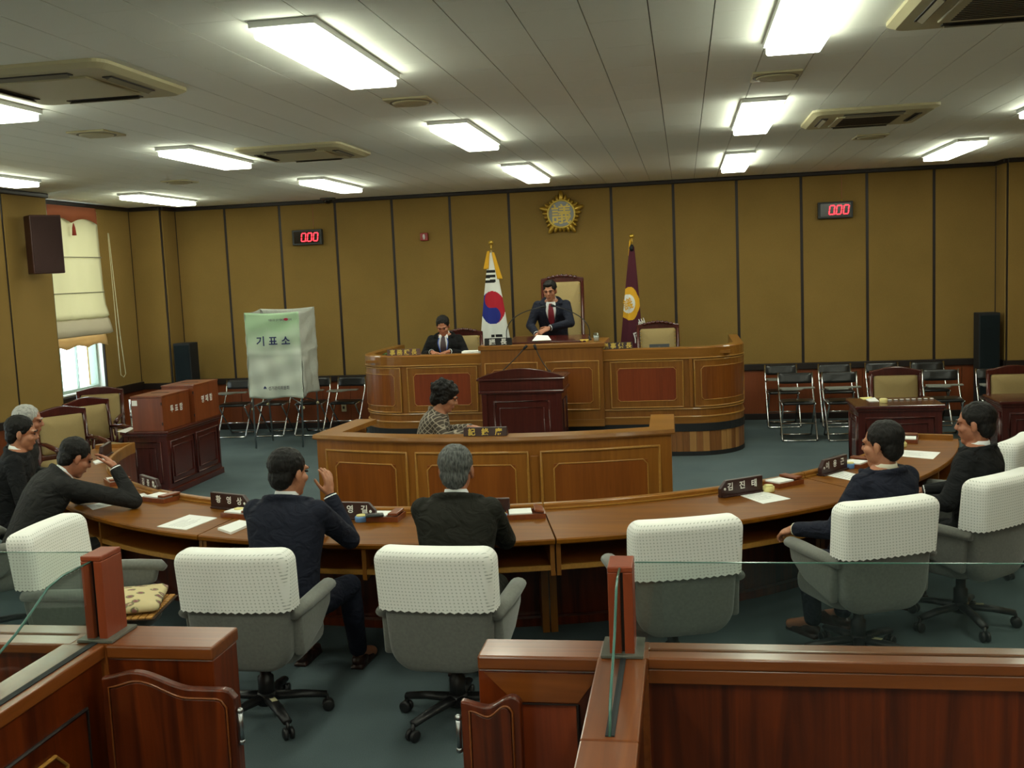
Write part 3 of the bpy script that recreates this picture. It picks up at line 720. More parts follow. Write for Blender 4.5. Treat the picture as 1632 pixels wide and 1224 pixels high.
MB().tube([(PX-.018, -PD+.09, .14), (PX-.018, PD-.09, .14), (PX-.018, PD-.09, .8), (PX-.018, -PD+.09, .8)], .01, 6, closed=True).build('panel_moulding', mahog, po, True)
def mic(base, tip, bend, label, lift=.06):
    t = thing('gooseneck_microphone', label, 'microphone', base, 0, 'gooseneck microphones')
    b_ = Vector(base); v = Vector(tip)-b_; bd = Vector(bend)-b_
    pts = [(1-u)**2*Vector((0, 0, .02))+2*u*(1-u)*bd+u*u*v for u in [i/10 for i in range(11)]]
    MB().lathe((0, 0, 0), [(.028, 0), (.028, .012), (.012, .025), (.008, .05)], 16).build('base', black_pl, t, True)
    MB().tube(pts, .0055, 8).build('gooseneck', black_pl, t, True)
    dd = (pts[-1]-pts[-2]).normalized()
    MB().tube([pts[-1]-dd*.01, pts[-1]+dd*.01, pts[-1]+dd*.05], [.008, .016, .014], 10).build('capsule', black_mat, t, True)
p_ = lambda x, y, Y: tuple(atY(x, y, Y))
mic((-2.02, 11.15, 1.06), p_(835, 556, 11.15), (-1.85, 11.15, 1.22), 'left gooseneck microphone on the podium')
mic((-1.46, 11.15, 1.06), p_(854, 556, 11.15), (-1.56, 11.15, 1.22), 'right gooseneck microphone on the podium')
mic((-2.12, 12.35, 1.34), p_(862, 490, 12.3), (-2.18, 12.35, 1.68), 'left microphone bending toward the standing chairman')
mic((-1.13, 12.35, 1.34), p_(884, 488, 12.3), (-1.06, 12.35, 1.62), 'right microphone bending toward the standing chairman')

# ------------------------------------------------------------------ foreground partitions
ZP = .90
def groove_cap_x(t, xa, xb, ya, yb):
    ym = (ya+yb)/2
    for y0, y1 in ((ya, ym-.008), (ym+.008, yb)): MB().bb((xa, y0, ZP-.04), (xb, y1, ZP)).build('cap_rail', walnut_h, t, bevel=.006, world=True)
    MB().bb((xa, ym-.008, ZP-.04), (xb, ym+.008, ZP-.015)).build('glazing_channel', black_mat, t, world=True)
YA, YB_ = 3.33, 3.48
rp = thing('partition', 'right foreground wooden partition with a glass screen on top', 'partition', (.5, 3.4, 0))
groove_cap_x(rp, -.15, 2.3, YA, YB_)
MB().bb((-.15, YA+.02, 0), (2.3, YB_-.02, ZP-.04)).build('board', walnut, rp, world=True)
MB().bb((-.15, YA+.004, ZP-.09), (2.3, YB_-.004, ZP-.04)).build('cap_fascia', walnut_h, rp, bevel=.004, world=True)
MB().bb((-.72, YA-.01, ZP-.05), (-.30, YB_+.01, ZP)).build('end_cap', walnut_h, rp, bevel=.008, world=True)
MB().bb((-.72, YA+.0, 0), (-.30, YB_, ZP-.05)).build('end_pier', walnut, rp, bevel=.005, world=True)
MB().prism([(-.70, YA-.003, ZP-.06), (-.31, YA-.003, ZP-.06), (-.385, YA-.003, ZP-.16), (-.60, YA-.003, ZP-.16)], (0, .01, 0)).build('mitred_board', walnut_h, rp, world=True)
MB().tube([(-.60, YA-.006, ZP-.165), (-.385, YA-.006, ZP-.165), (-.385, YA-.006, .12), (-.60, YA-.006, .12)], .006, 6, closed=True).build('dark_moulding', dark_trim, rp, world=True)
MB().bb((-.598, YA-.004, .122), (-.387, YA+.004, ZP-.167)).build('pier_panel', red_panel, rp, world=True)
# wing that runs back toward the viewer
def wing(t, xa, xb, y0, y1, kx):
    vs = lambda z0, z1, e: [(xa-e, y1, z0), (xb+e, y1, z0), (xb+e+kx, y0, z0), (xa-e+kx, y0, z0)]
    MB().prism(vs(ZP-.05, 0, .008), (0, 0, .05)).build('wing_cap', walnut_y, t, bevel=.005, world=True)
    MB().prism(vs(0, 0, -.01), (0, 0, ZP-.05)).build('wing_board', walnut, t, world=True)
wing(rp, -.305, -.16, 2.72, YA, 0)
wing(rp, -.305, -.16, .9, 2.715, -.0)
def post(t, x, y, h):
    for sx2 in (-1, 1): MB().bb((x+sx2*.009, y-.07, ZP), (x+sx2*.041, y+.07, h-.02)).build('post_cheek', post_m, t, bevel=.003, world=True)
    MB().bb((x-.009, y-.05, ZP), (x+.009, y+.06, h-.02)).build('post_core', dark_trim, t, world=True)
    MB().bb((x-.041, y-.07, h-.02), (x+.041, y+.07, h)).build('post_cap', post_m, t, bevel=.004, world=True)
    MB().bb((x-.07, y-.09, ZP), (x+.07, y+.09, ZP+.012)).build('post_shoe', plain('shoe_clear', S(96, 96, 88), .2), t, bevel=.003, world=True)
MB().bb((-.305, YA, 0), (-.148, YB_, ZP-.001)).build('corner_block', walnut_y, rp, world=True)
post(rp, -.232, 3.405, 1.205)
ymid = (YA+YB_)/2
MB().bb((-.185, ymid-.004, ZP-.015), (2.3, ymid+.004, 1.20)).build('glass_pane', glass_m, rp, world=True)
MB().bb((-.185, ymid-.004, 1.20), (2.3, ymid+.004, 1.2025)).build('glass_top_edge', glass_edge, rp, world=True)
def curved_pane(t, x, y1, yend):
    k = (y1-yend)/.62
    prof = [(0, 1.20), (.12, 1.20), (.18, 1.185), (.24, 1.14), (.31, 1.09), (.40, 1.045), (.50, 1.01), (.57, .97), (.62, ZP)]
    P = [(x-.004, y1-a*k, z) for a, z in prof]+[(x-.004, y1, ZP)]
    MB().prism(P, (.008, 0, 0)).build('curved_glass_pane', glass_m, t, world=True)
    MB().tube([(x, y1-a*k, z) for a, z in prof], .0045, 6).build('glass_polished_edge', glass_edge, t, True, world=True)
curved_pane(rp, -.232, 3.335, 2.74)
MB().bb((-.245, 2.74, ZP), (-.219, 3.335, ZP+.004)).build('glazing_channel', black_mat, rp, world=True)

lp = thing('partition', 'left foreground wooden partition with post and curved glass', 'partition', (-2.4, 3.4, 0))
YC, YD = 3.36, 3.56
groove_cap_x(lp, -5.2, -2.24, YC+.0, YD)
MB().bb((-5.2, YC+.02, 0), (-2.24, YD-.02, ZP-.04)).build('board', walnut, lp, world=True)
MB().bb((-2.10, YC-.01, ZP-.05), (-1.685, YD+.01, ZP)).build('end_cap', walnut_h, lp, bevel=.008, world=True)
MB().bb((-2.10, YC, 0), (-1.69, YD, ZP-.05)).build('end_pier', walnut, lp, bevel=.005, world=True)
MB().tube([(-2.05, YC-.006, ZP-.17), (-1.78, YC-.006, ZP-.17), (-1.78, YC-.006, .12), (-2.05, YC-.006, .12)], .006, 6, closed=True).build('dark_moulding', dark_trim, lp, world=True)
wing(lp, -2.265, -2.115, .9, YC, 0)
# panel on the inner face of the left wing
def rectx(x, y0, y1, z0, z1, r_, nm, mat, c=0):
    P = [(x, y0+c, z0), (x, y1-c, z0), (x, y1, z0+c), (x, y1, z1-c), (x, y1-c, z1), (x, y0+c, z1), (x, y0, z1-c), (x, y0, z0+c)] if c else [(x, y0, z0), (x, y1, z0), (x, y1, z1), (x, y0, z1)]
    MB().tube(P, r_, 6, closed=True).build(nm, mat, lp, world=True)
rectx(-2.12, 1.6, 3.24, .10, ZP-.19, .007, 'dark_moulding', dark_trim)
rectx(-2.12, 1.7, 3.10, .2, ZP-.27, .007, 'inset_moulding', oak_trim, .06)
MB().bb((-2.268, YC, 0), (-2.098, YD, ZP-.001)).build('corner_block', walnut_y, lp, world=True)
post(lp, -2.152, 3.46, 1.22)
MB().bb((-5.2, 3.456, ZP-.015), (-2.19, 3.464, 1.215)).build('glass_pane', glass_m, lp, world=True)
MB().bb((-5.2, 3.456, 1.215), (-2.19, 3.464, 1.2175)).build('glass_top_edge', glass_edge, lp, world=True)
curved_pane(lp, -2.152, 3.39, 2.5)
MB().bb((-2.166, 2.5, ZP), (-2.14, 3.39, ZP+.004)).build('glazing_channel', black_mat, lp, world=True)

def gate(label, x0, x1, y, topf, z0=.12, hinge=1):
    t = thing('gate', label, 'gate', ((x0+x1)/2, y, 0), 0, 'low swing gate leaves')
    n = 24; th = .035; c = (x0+x1)/2
    top = [(x0+(x1-x0)*i/n, topf(i/n)) for i in range(n+1)]
    def shape(ins, y0, dep, nm, mat, bev=0):
        w_ = x1-x0
        P = [(x0+ins, y0, z0+ins)]+[(x0+ins+(w_-2*ins)*i/n, y0, topf(i/n)-ins) for i in range(n+1)]+[(x1-ins, y0, z0+ins)]
        return MB().prism(P, (0, dep, 0)).build(nm, mat, t, bevel=bev, world=True)
    shape(0, y, th, 'leaf', walnut, .006)
    shape(.035, y-.006, .01, 'raised_field', walnut, .002)
    w_ = x1-x0
    P = [(x0+.03+(w_-.06)*i/n, y-.004, topf(i/n)-.03) for i in range(n+1)]
    MB().tube([(x0+.03, y-.004, z0+.03)]+P+[(x1-.03, y-.004, z0+.03)], .004, 6).build('moulding_line', walnut_h, t, True, world=True)
    hx = x1+.012 if hinge > 0 else x0-.012
    for zz in (.25, .62):
        MB().tube([(hx, y+.01, zz), (hx, y+.01, zz+.11)], .009, 10).build('hinge', steel, t, True, world=True)
        for e in (0, .11): MB().sphere((hx, y+.01, zz+e), .012, 10, 6).build('hinge_ball', steel, t, True, world=True)
def smooth(a, b, t): t = max(0, min(1, t)); t = t*t*(3-2*t); return a+(b-a)*t
def ltop(u):
    if u < .25: return smooth(.838, .862, u/.25)
    if u < .68: return smooth(.862, .806, (u-.25)/.43)
    if u > .93: return .806-.03*((u-.93)/.07)**2
    return .806
gate('wide low wooden gate leaf with wavy top folded against the left partition', -2.035, -1.545, 3.205, ltop, hinge=1)
def rtop(u):
    if u < .42: return smooth(.79, .772, u/.42)
    if u < .85: return smooth(.772, .81, (u-.42)/.43)
    return .81-.02*((u-.85)/.15)**2
gate('narrow low wooden gate leaf standing before the right partition', -.757, -.555, 3.2, rtop, hinge=-1)

# ------------------------------------------------------------------ swivel chairs with crocheted covers
def round_outline(w_top, w_bot, z0, z1, rt, rb, n=7):
    P = []
    for cx, cz, r_, a in ((w_top-rt, z1-rt, rt, 0), (-w_top+rt, z1-rt, rt, pi/2), (-w_bot+rb, z0+rb, rb, pi), (w_bot-rb, z0+rb, rb, 1.5*pi)):
        for i in range(n+1): P.append((cx+r_*cos(a+i*pi/2/n), cz+r_*sin(a+i*pi/2/n)))
    return P
def pillow(P, yf, rings, keep=False):
    """closed cushion from an outline in (x, z): rings of (scale, y) ; yf(x, z) bends it"""
    cx = sum(p[0] for p in P)/len(P); cz = sum(p[1] for p in P)/len(P); n = len(P); vs = []; fs = []
    for s, y in rings:
        for x, z in P:
            xx, zz = cx+(x-cx)*s, (z if keep and z < cz and s > .6 else cz+(z-cz)*s)
            vs.append((xx, y+yf(xx, zz), zz))
    k = len(rings)
    for i in range(k-1):
        for j in range(n): fs.append((i*n+j, i*n+(j+1) % n, (i+1)*n+(j+1) % n, (i+1)*n+j))
    for i, s, y in ((0, *rings[0]), (k-1, *rings[-1])):
        c = len(vs); vs.append((cx, y+yf(cx, cz), cz))
        for j in range(n): fs.append((i*n+j, i*n+(j+1) % n, c))
    return MB().add(vs, fs)
backf = lambda x, z: -.215-.11*(z-.33)+.30*x*x
BR = [(.35, -.062), (.7, -.062), (.92, -.056), (.985, -.04), (1, -.015), (1, .02), (.985, .042), (.92, .056), (.7, .05), (.35, .045)]
def make_swivel(label, group):
    t = thing('swivel_chair', label, 'chair', (0, 0, 0), 0, group)
    pillow(round_outline(.268, .25, .335, .925, .06, .13), backf, BR).build('backrest', velvet, t, True, sub=1)
    so = round_outline(.25, .25, -.20, .27, .09, .09)
    m_ = pillow(so, lambda x, z: 0, [(.4, -.07), (.8, -.07), (.96, -.06), (1, -.02), (1, .03), (.96, .058), (.8, .068), (.4, .07)])
    m_.v = [(x, z, .41+y) for x, y, z in m_.v]; m_.build('seat', velvet, t, True, sub=1)
    for s in (-1, 1):
        x = s*.272
        P = [(x-.03*s, -.20, .40), (x-.03*s, .06, .46), (x-.03*s, .20, .54), (x-.03*s, .22, .615), (x-.03*s, -.22, .615)]
        a_ = MB().prism(P, (.052*s, 0, 0)).build('armrest', velvet, t, True, bevel=.016, seg=3)
        MB().tube([(x, -.25, .625), (x+.005*s, -.1, .63), (x+.008*s, .1, .632), (x+.005*s, .225, .63), (x, .255, .615)], [.036, .042, .044, .042, .026], 12, ell=.72).build('arm_pad', velvet, a_, True)
    MB().tube([(0, 0, .10), (0, 0, .22), (0, 0, .23), (0, 0, .35)], [.04, .04, .028, .028], 16).build('column', black_pl, t, True)
    MB().bb((-.1, -.12, .325), (.1, .12, .35)).build('tilt_plate', black_pl, t, bevel=.01)
    MB().lathe((0, 0, .08), [(.05, 0), (.055, .03), (.045, .06)], 18).build('hub', black_pl, t, True)
    for k in range(5):
        a = rad(95)+k*2*pi/5; c, s_ = cos(a), sin(a)
        ar = MB().tube([(.03*c, .03*s_, .115), (.17*c, .17*s_, .105), (.295*c, .295*s_, .085)], [.033, .028, .024], 10, ell=.7).build('base_arm', black_pl, t, True)
        cm = MB()
        for e in (-1, 1):
            p0 = Vector((.30*c, .30*s_, .03)); n_ = Vector((-s_, c, 0))
            cm.tube([p0+n_*(.006*e), p0+n_*(.009*e), p0+n_*(.022*e), p0+n_*(.026*e)], [.022, .03, .03, .022], 16)
        cm.tube([(.30*c, .30*s_, .03), (.295*c, .295*s_, .085)], .010, 8)
        cm.build('castor', black_pl, ar, True)
        if k in (3,): MB().box((.10*c, .10*s_, .131), (.05, .028, .002), a).build('paper_label', cream, ar)
    return t
def cover_mesh(seed):
    """knitted cover: horizontal loops round the top of the backrest, zigzag hem"""
    top, rx, ry = .945, .066, .05; vs = []; fs = []
    zs = [.66, .672, .70, .74, .78, .82, .86, .885, .90, .915, .925, .933, .939, .943, .9448]
    def inset(z, r): return 0 if z < top-r else r-sqrt(max(0, r*r-(z-top+r)**2))
    def loop(w_, y0, y1, r, n=5):
        P = []
        C = ((w_-r, y1-r, 0), (-w_+r, y1-r, pi/2), (-w_+r, y0+r, pi), (w_-r, y0+r, 1.5*pi)); K = (24, 5, 24, 5)
        for k, (cx, cy, a) in enumerate(C):
            for i in range(n+1): P.append((cx+r*cos(a+i*pi/2/n), cy+r*sin(a+i*pi/2/n)))
            nx, ny, na = C[(k+1) % 4]; q = (nx+r*cos(na), ny+r*sin(na)); p = P[-1]
            for i in range(1, K[k]): P.append((p[0]+(q[0]-p[0])*i/K[k], p[1]+(q[1]-p[1])*i/K[k]))
        return P
    for li, z in enumerate(zs):
        P = loop(.281+.004*(z-.66)/.28-inset(z, rx)*.9, -.080+inset(z, ry), .080-inset(z, ry), max(.012, .045-inset(z, ry)*.7)); n = len(P)
        for i, (x, y) in enumerate(P): vs.append((x, y+backf(x, z), z-(.009*(i % 2) if li == 0 else 0)))
    for li in range(len(zs)-1):
        for i in range(n): fs.append((li*n+i, li*n+(i+1) % n, (li+1)*n+(i+1) % n, (li+1)*n+i))
    c = len(vs); vs.append((0, backf(0, top), top)); k = (len(zs)-1)*n
    for i in range(n): fs.append((k+i, k+(i+1) % n, c))
    return MB().add(vs, fs)
sw = 'grey swivel chairs with lace covers'; cvg = 'white crocheted chair covers'
chairs = [((-2.12, 4.76), 0, 'grey swivel chair behind the man with his hand raised', 'white crocheted cover on the chair behind the man with raised hand'),
          ((-1.145, 4.80), rad(-3), 'grey swivel chair behind the grey-haired man', 'white crocheted cover on the chair behind the grey-haired man'),
          ((-.105, 5.33), rad(18), 'empty grey swivel chair behind the right glass screen', 'white crocheted cover on the empty chair by the right post'),
          ((.89, 5.72), rad(24), 'grey swivel chair of the man resting his arm, behind glass', 'white crocheted cover on the chair of the man resting his arm'),
          ((1.56, 6.30), rad(42), 'grey swivel chair with its castors in view at right', 'white crocheted cover on the second chair from the right edge'),
          ((1.95, 7.46), rad(58), 'grey swivel chair cut by the right edge', 'white crocheted cover on the chair cut by the right edge'),
          ((-3.16, 5.02), rad(-88), 'grey swivel chair turned sideways, with floral cushion', 'white crocheted cover on the sideways chair at left'),
          ((-4.42, 5.75), rad(-38), 'grey swivel chair of the man rubbing his brow', 'white crocheted cover on the chair of the man rubbing his brow'),
          ((-5.28, 6.60), rad(-58), 'grey swivel chair of the dark-haired man in profile at far left', 'white crocheted cover on the far left chair')]
base_chair = None; cme = None
for i, ((x, y), rz, lb, cl) in enumerate(chairs):
    if base_chair is None:
        base_chair = make_swivel(lb, sw); base_chair.location = (x, y, 0); base_chair.rotation_euler = (0, 0, rz)
        cme = cover_mesh(1).mesh('chair_back_cover'); cme.materials.append(lace)
        cme.polygons.foreach_set('use_smooth', [True]*len(cme.polygons))
        co = mk('lace_cover', cme, base_chair); co['label'] = 'white crocheted cover with scalloped edge'
    else: dup(base_chair, (x, y, 0), rz, lb, sw)
# cushions on the sideways chair
floral, nt, b = newmat('floral_cloth')
mp = texco(nt, (1,)*3); vo = nt.nodes.new('ShaderNodeTexVoronoi'); vo.voronoi_dimensions = '2D'; vo.inputs['Scale'].default_value = 12; mpr = texco(nt, (1,)*3, rot=(pi/2, 0, 0)); lk(nt, mpr, 'Vector', vo, 'Vector')
r1 = ramp(nt, [(.0, S(120, 70, 78)), (.16, S(150, 104, 96)), (.22, S(110, 116, 78)), (.30, S(214, 196, 150))]); lk(nt, vo, 'Distance', r1, 'Fac')
ns_ = nt.nodes.new('ShaderNodeTexNoise'); ns_.inputs['Scale'].default_value = 40; lk(nt, mp, 'Vector', ns_, 'Vector')
r2 = ramp(nt, [(.55, (0, 0, 0, 1)), (.7, (1, 1, 1, 1))]); lk(nt, ns_, 'Fac', r2, 'Fac')
mxc = nt.nodes.new('ShaderNodeMix'); mxc.data_type = 'RGBA'; lk(nt, r2, 'Color', mxc, 0); lk(nt, r1, 'Color', mxc, 6); mxc.inputs[7].default_value = S(212, 196, 152)
lk(nt, mxc, 2, b, 'Base Color'); b.inputs['Roughness'].default_value = .9
cu = tag(pillow(round_outline(.205, .205, -.21, .21, .02, .02), lambda x, z: .02*cos(x*9)*cos(z*7), [(.4, -.022), (.9, -.02), (1, -.008), (1, .008), (.9, .024), (.4, .026)]).build('floral_cushion', floral, None, True), 'flat cream cushion with rose pattern on the sideways chair', 'cushion')
cu.location = (-3.0, 4.99, .525); cu.rotation_euler = (pi/2, 0, rad(-70))
bead = plain('bead_wood', S(186, 132, 62), .5)
bs = thing('beaded_seat_mat', 'wooden bead seat mat under the floral cushion', 'seat mat', (-3.0, 4.97, .482), rad(-80))
MB().bb((-.20, -.21, 0), (.20, .24, .006)).build('netting', plain('net_dark', S(60, 40, 22), .8), bs)
beads = MB()
for i in range(12):
    for j in range(12): beads.box((-.185+i*.0335, -.19+j*.0365, .009), (.029, .031, .011))
o = beads.build('beads', bead, bs, bevel=.003); o['kind'] = 'stuff'
# ------------------------------------------------------------------ upholstered armchairs
def make_armchair(label, group, loc, rz, top=.98, wd=.50, carved=False, seat=.44, z0=0):
    t = thing('armchair', label, 'chair', (loc[0], loc[1], z0), rz, group)
    bz = seat+.10; lean = lambda z: -.22-.10*(z-seat)
    w2 = wd/2
    # back frame: stiles, crest and bottom rail
    for s in (-1, 1):
        MB().tube([(s*w2, lean(.0)+.02, 0), (s*w2, lean(seat), seat), (s*w2, lean(top), top-.02)], [.02, .024, .022], 8).build('rear_post', mahog, t, True)
        MB().tube([(s*(w2-.01), .24, 0), (s*(w2-.01), .23, seat-.04), (s*(w2-.01), .22, seat+.2)], [.018, .024, .02], 8).build('front_leg', mahog, t, True)
        MB().tube([(s*w2, lean(seat+.22), seat+.22), (s*(w2+.015), 0, seat+.235), (s*(w2+.01), .24, seat+.205), (s*(w2+.01), .27, seat+.185)], [.018, .022, .026, .018], 8).build('arm', mahog, t, True)
    n = 12; crest = []
    for i in range(n+1):
        u = i/n; x = -w2-.02+(wd+.04)*u; zt = top+.045*sin(pi*u)**1.5-.0
        crest.append((x, zt))
    P = [(x, lean(top)-.022, z) for x, z in crest]+[(x, lean(top)-.022, top-.055) for x, z in crest[::-1]]
    MB().prism(P, (0, .044, 0)).build('crest_rail', mahog, t, bevel=.01)
    if carved:
        for k in range(7):
            x = (k-3)*wd*.11; MB().sphere((x, lean(top)+.026, top-.0+.03*cos((k-3)*.45)), (.03, .014, .024), 10, 6).build('carving', mahog, t, True)
        for s in (-1, 1):
            for k in range(9): MB().sphere((s*(w2-.035), lean(bz+.06)+.045-.1*((top-bz-.1)*k/9), bz+.06+(top-bz-.14)*k/8), .008, 8, 5).build('stud', gold, t, True)
    MB().bar((-w2, lean(bz-.03), bz-.03), (w2, lean(bz-.03), bz-.03), .03, .05).build('bottom_rail', mahog, t, bevel=.006)
    out = round_outline(w2-.025, w2-.025, bz, top-.05, .03, .03, 4)
    pillow(out, lambda x, z: lean(z), [(.4, -.03), (.9, -.028), (1, -.015), (1, .015), (.9, .04), (.4, .052)]).build('back_cushion', tan_fab, t, True)
    m_ = pillow(round_outline(w2+.01, w2+.01, -.24, .26, .05, .05, 4), lambda x, z: 0, [(.4, -.04), (.95, -.04), (1, -.02), (1, .02), (.93, .045), (.4, .06)])
    m_.v = [(x, z, seat+y) for x, y, z in m_.v]; m_.build('seat_cushion', tan_fab, t, True)
    MB().bb((-w2, -.22, seat-.075), (w2, .24, seat-.035)).build('seat_rail', mahog, t, bevel=.006)
    return t
ga = 'tan upholstered armchairs with dark wooden frames'
make_armchair('tall carved armchair behind the standing chairman', ga, (-1.57, 13.25), pi, 1.70, .52, True, .46, .375)
make_armchair('carved armchair at the right end of the bench, below the maroon flag', ga, (-.33, 13.2), pi+rad(4), 1.06, .50, True, .44, .375)
make_armchair('carved armchair of the seated clerk at the bench', ga, (-2.86, 13.02), pi, 1.06, .48, True, .44, .375)
make_armchair('tan armchair nearest the curved desk at left', ga, (-6.12, 9.52), rad(-125), .97, .50)
make_armchair('tan armchair beside the ballot box table', ga, (-6.28, 10.32), rad(-118), .97, .50)
make_armchair('tan armchair below the window, behind the others', ga, (-6.95, 11.35), rad(-160), .97, .50)
make_armchair('tan armchair behind the dark desk on the right', ga, (2.22, 11.42), pi, .95, .50)
make_armchair('tan armchair at the right edge behind the second dark desk', ga, (3.42, 11.45), pi, .93, .50)

# ------------------------------------------------------------------ folding chairs with writing tablets
def make_folding(label):
    t = thing('folding_chair', label, 'chair', (0, 0, 0), 0, 'black folding chairs with writing tablets')
    for s in (-1, 1):
        x = s*.205
        MB().tube([(x, -.25, .79), (x, -.20, .62), (x, .02, .30), (x, .22, .03), (x, .225, .012)], .0115, 8).build('back_post', chrome, t, True)
        MB().tube([(x*.9, .16, .44), (x*.9, .0, .26), (x*.9, -.24, .012)], .0115, 8).build('rear_leg', chrome, t, True)
        MB().tube([(x, -.16, .47), (x*.95, .17, .445)], .009, 8).build('seat_rail', chrome, t, True)
    MB().tube([(-.205, .225, .012), (-.18, .235, .012), (.18, .235, .012), (.205, .225, .012)], .0115, 8).build('front_foot_bar', chrome, t, True)
    MB().tube([(-.185, -.24, .012), (.185, -.24, .012)], .0115, 8).build('rear_foot_bar', chrome, t, True)
    MB().tube([(-.205, .10, .20), (.205, .10, .20)], .009, 8).build('cross_bar', chrome, t, True)
    out = round_outline(.20, .20, .655, .785, .03, .03, 4)
    pillow(out, lambda x, z: -.235-.25*(z-.72)-.5*(.04-x*x), [(.5, -.012), (.95, -.012), (1, -.004), (1, .004), (.95, .014), (.5, .016)]).build('back_band', vinyl, t, True)
    m_ = pillow(round_outline(.195, .195, -.17, .19, .04, .04, 4), lambda x, z: 0, [(.5, -.015), (.95, -.015), (1, -.006), (1, .006), (.92, .02), (.5, .024)])
    m_.v = [(x, z, .455+y) for x, y, z in m_.v]; m_.build('seat', vinyl, t, True)
    tb = [(-.20, .02), (.215, .02), (.22, .12), (.20, .24), (-.02, .25), (-.07, .12), (-.20, .10)]
    MB().prism([(x, y, .625) for x, y in tb], (0, 0, .016)).build('tablet', tablet_m, t, bevel=.004)
    MB().tube([(.205, -.17, .58), (.205, -.05, .585), (.205, .06, .622)], .009, 8).build('tablet_arm', chrome, t, True)
    return t
fc = None
fold = [((1.33, 13.03), pi, 'front-row folding chair nearest the bench on the right'), ((1.86, 13.0), pi+.03, 'front-row folding chair left of the tan armchair'),
        ((2.45, 13.05), pi, 'front-row folding chair half hidden by the tan armchair'), ((3.02, 12.98), pi-.04, 'front-row folding chair right of the dark desk'), ((3.62, 12.95), pi-.08, 'folding chair at the right edge beside the second dark desk'),
        ((1.25, 14.1), pi, 'back-row folding chair nearest the bench on the right'), ((1.94, 14.05), pi, 'back-row folding chair second from the bench'), ((2.54, 14.05), pi, 'back-row folding chair third from the bench'), ((3.10, 14.0), pi, 'back-row folding chair beside the right speaker'),
        ((-6.42, 14.05), pi+.05, 'folding chair left of the voting booth by the wall'), ((-5.86, 14.1), pi, 'folding chair behind the left legs of the voting booth'), ((-5.28, 14.1), pi, 'folding chair behind the right legs of the voting booth'), ((-4.75, 14.05), pi-.05, 'folding chair between voting booth and bench'),
        ((-6.62, 11.95), rad(-150), 'folding chair below the window with glinting backrest')]
for (x, y), rz, lb in fold:
    if fc is None: fc = make_folding(lb); fc.location = (x, y, 0); fc.rotation_euler = (0, 0, rz)
    else: dup(fc, (x, y, 0), rz, lb)

# ------------------------------------------------------------------ dark desks
def make_desk(label, x0, x1, y0, y1, h, group='dark mahogany desks'):
    t = thing('dark_desk', label, 'desk', ((x0+x1)/2, (y0+y1)/2, 0), 0, group); w2, d2 = (x1-x0)/2, (y1-y0)/2
    MB().bb((-w2, -d2, h-.035), (w2, d2, h)).build('top', mahog, t, bevel=.01)
    MB().bb((-w2+.015, -d2+.015, h-.06), (w2-.015, d2-.015, h-.035)).build('top_moulding', mahog, t, bevel=.006)
    MB().bb((-w2+.03, -d2+.03, .06), (w2-.03, d2-.03, h-.06)).build('carcass', mahog, t)
    MB().bb((-w2+.01, -d2+.01, 0), (w2-.01, d2-.01, .07)).build('plinth', mahog, t, bevel=.008)
    def pan(P0, P1, nrm):
        P0, P1, nrm = Vector(P0), Vector(P1), Vector(nrm)
        d = (P1-P0); hx = Vector((d.x, d.y, 0)); hz = Vector((0, 0, d.z))
        for k, r_ in ((0, .012), (.06, .006)):
            u = hx.normalized()*k; v = Vector((0, 0, k)); a = P0+u+v+nrm*.004; b_ = P1-u-v+nrm*.004
            MB().tube([a, Vector((b_.x, b_.y, a.z)), b_, Vector((a.x, a.y, b_.z))], r_, 6, closed=True).build('panel_moulding', mahog, t, True)
    n = max(1, round((x1-x0)/.75)); f0 = -w2+.08; fw = (2*w2-.16)/n
    for i in range(n): pan((f0+i*fw+.02, -d2+.03, .13), (f0+(i+1)*fw-.02, -d2+.03, h-.12), (0, -1, 0))
    n = max(1, round((y1-y0)/.62)); f0 = -d2+.07; fw = (2*d2-.14)/n
    for s in (-1, 1):
        for i in range(n): pan((s*(w2-.03), f0+i*fw+.02, .13), (s*(w2-.03), f0+(i+1)*fw-.02, h-.12), (s, 0, 0))
    return t
make_desk('dark mahogany desk with small tags on it, right of the bench', 1.60, 2.43, 10.36, 11.0, .75)
make_desk('dark mahogany desk cut by the right edge', 2.95, 3.8, 10.5, 11.1, .75)
make_desk('dark mahogany table carrying the two ballot boxes', -5.87, -5.33, 9.97, 11.27, .69)

# ------------------------------------------------------------------ ballot boxes
def ballot(label, x0, x1, y0, y1, z0, z1, word):
    t = thing('ballot_box', label, 'ballot box', ((x0+x1)/2, (y0+y1)/2, z0), 0, 'wooden ballot boxes'); w2, d2, h = (x1-x0)/2, (y1-y0)/2, z1-z0
    MB().bb((-w2, -d2, 0), (w2, d2, h-.02)).build('body', box_wood, t, bevel=.004)
    MB().bb((-w2-.004, -d2-.004, h-.02), (w2+.004, d2+.004, h)).build('lid', box_wood, t, bevel=.004)
    MB().bb((-.1, -.012, h), (.1, .012, h+.002)).build('slot', black_mat, t)
    text(word, .085, white_p, t, frame((w2+.001, 0, h*.56), (0, 1, 0), (0, 0, 1)), 'lettering', .0008, .95, .012)
    for zz in (.06, h-.1):
        MB().tube([(w2-.01, -d2-.004, zz), (w2-.01, -d2-.004, zz+.03)], .006, 8).build('hinge', dark_trim, t)
    MB().bb((-w2-.006, -.03, h*.52), (-w2, .03, h*.62)).build('lock', chrome, t, bevel=.003)
    MB().bb((-w2+.01, -d2-.0012, h-.10), (-w2+.07, -d2, h-.045)).build('sticker', paper, t)
ballot('near ballot box with white lettering on the dark table', -5.73, -5.38, 10.0, 10.60, .69, 1.06, '투 표 함')
ballot('far ballot box with white lettering on the dark table', -5.72, -5.34, 10.64, 11.24, .69, 1.10, '명 패 함')

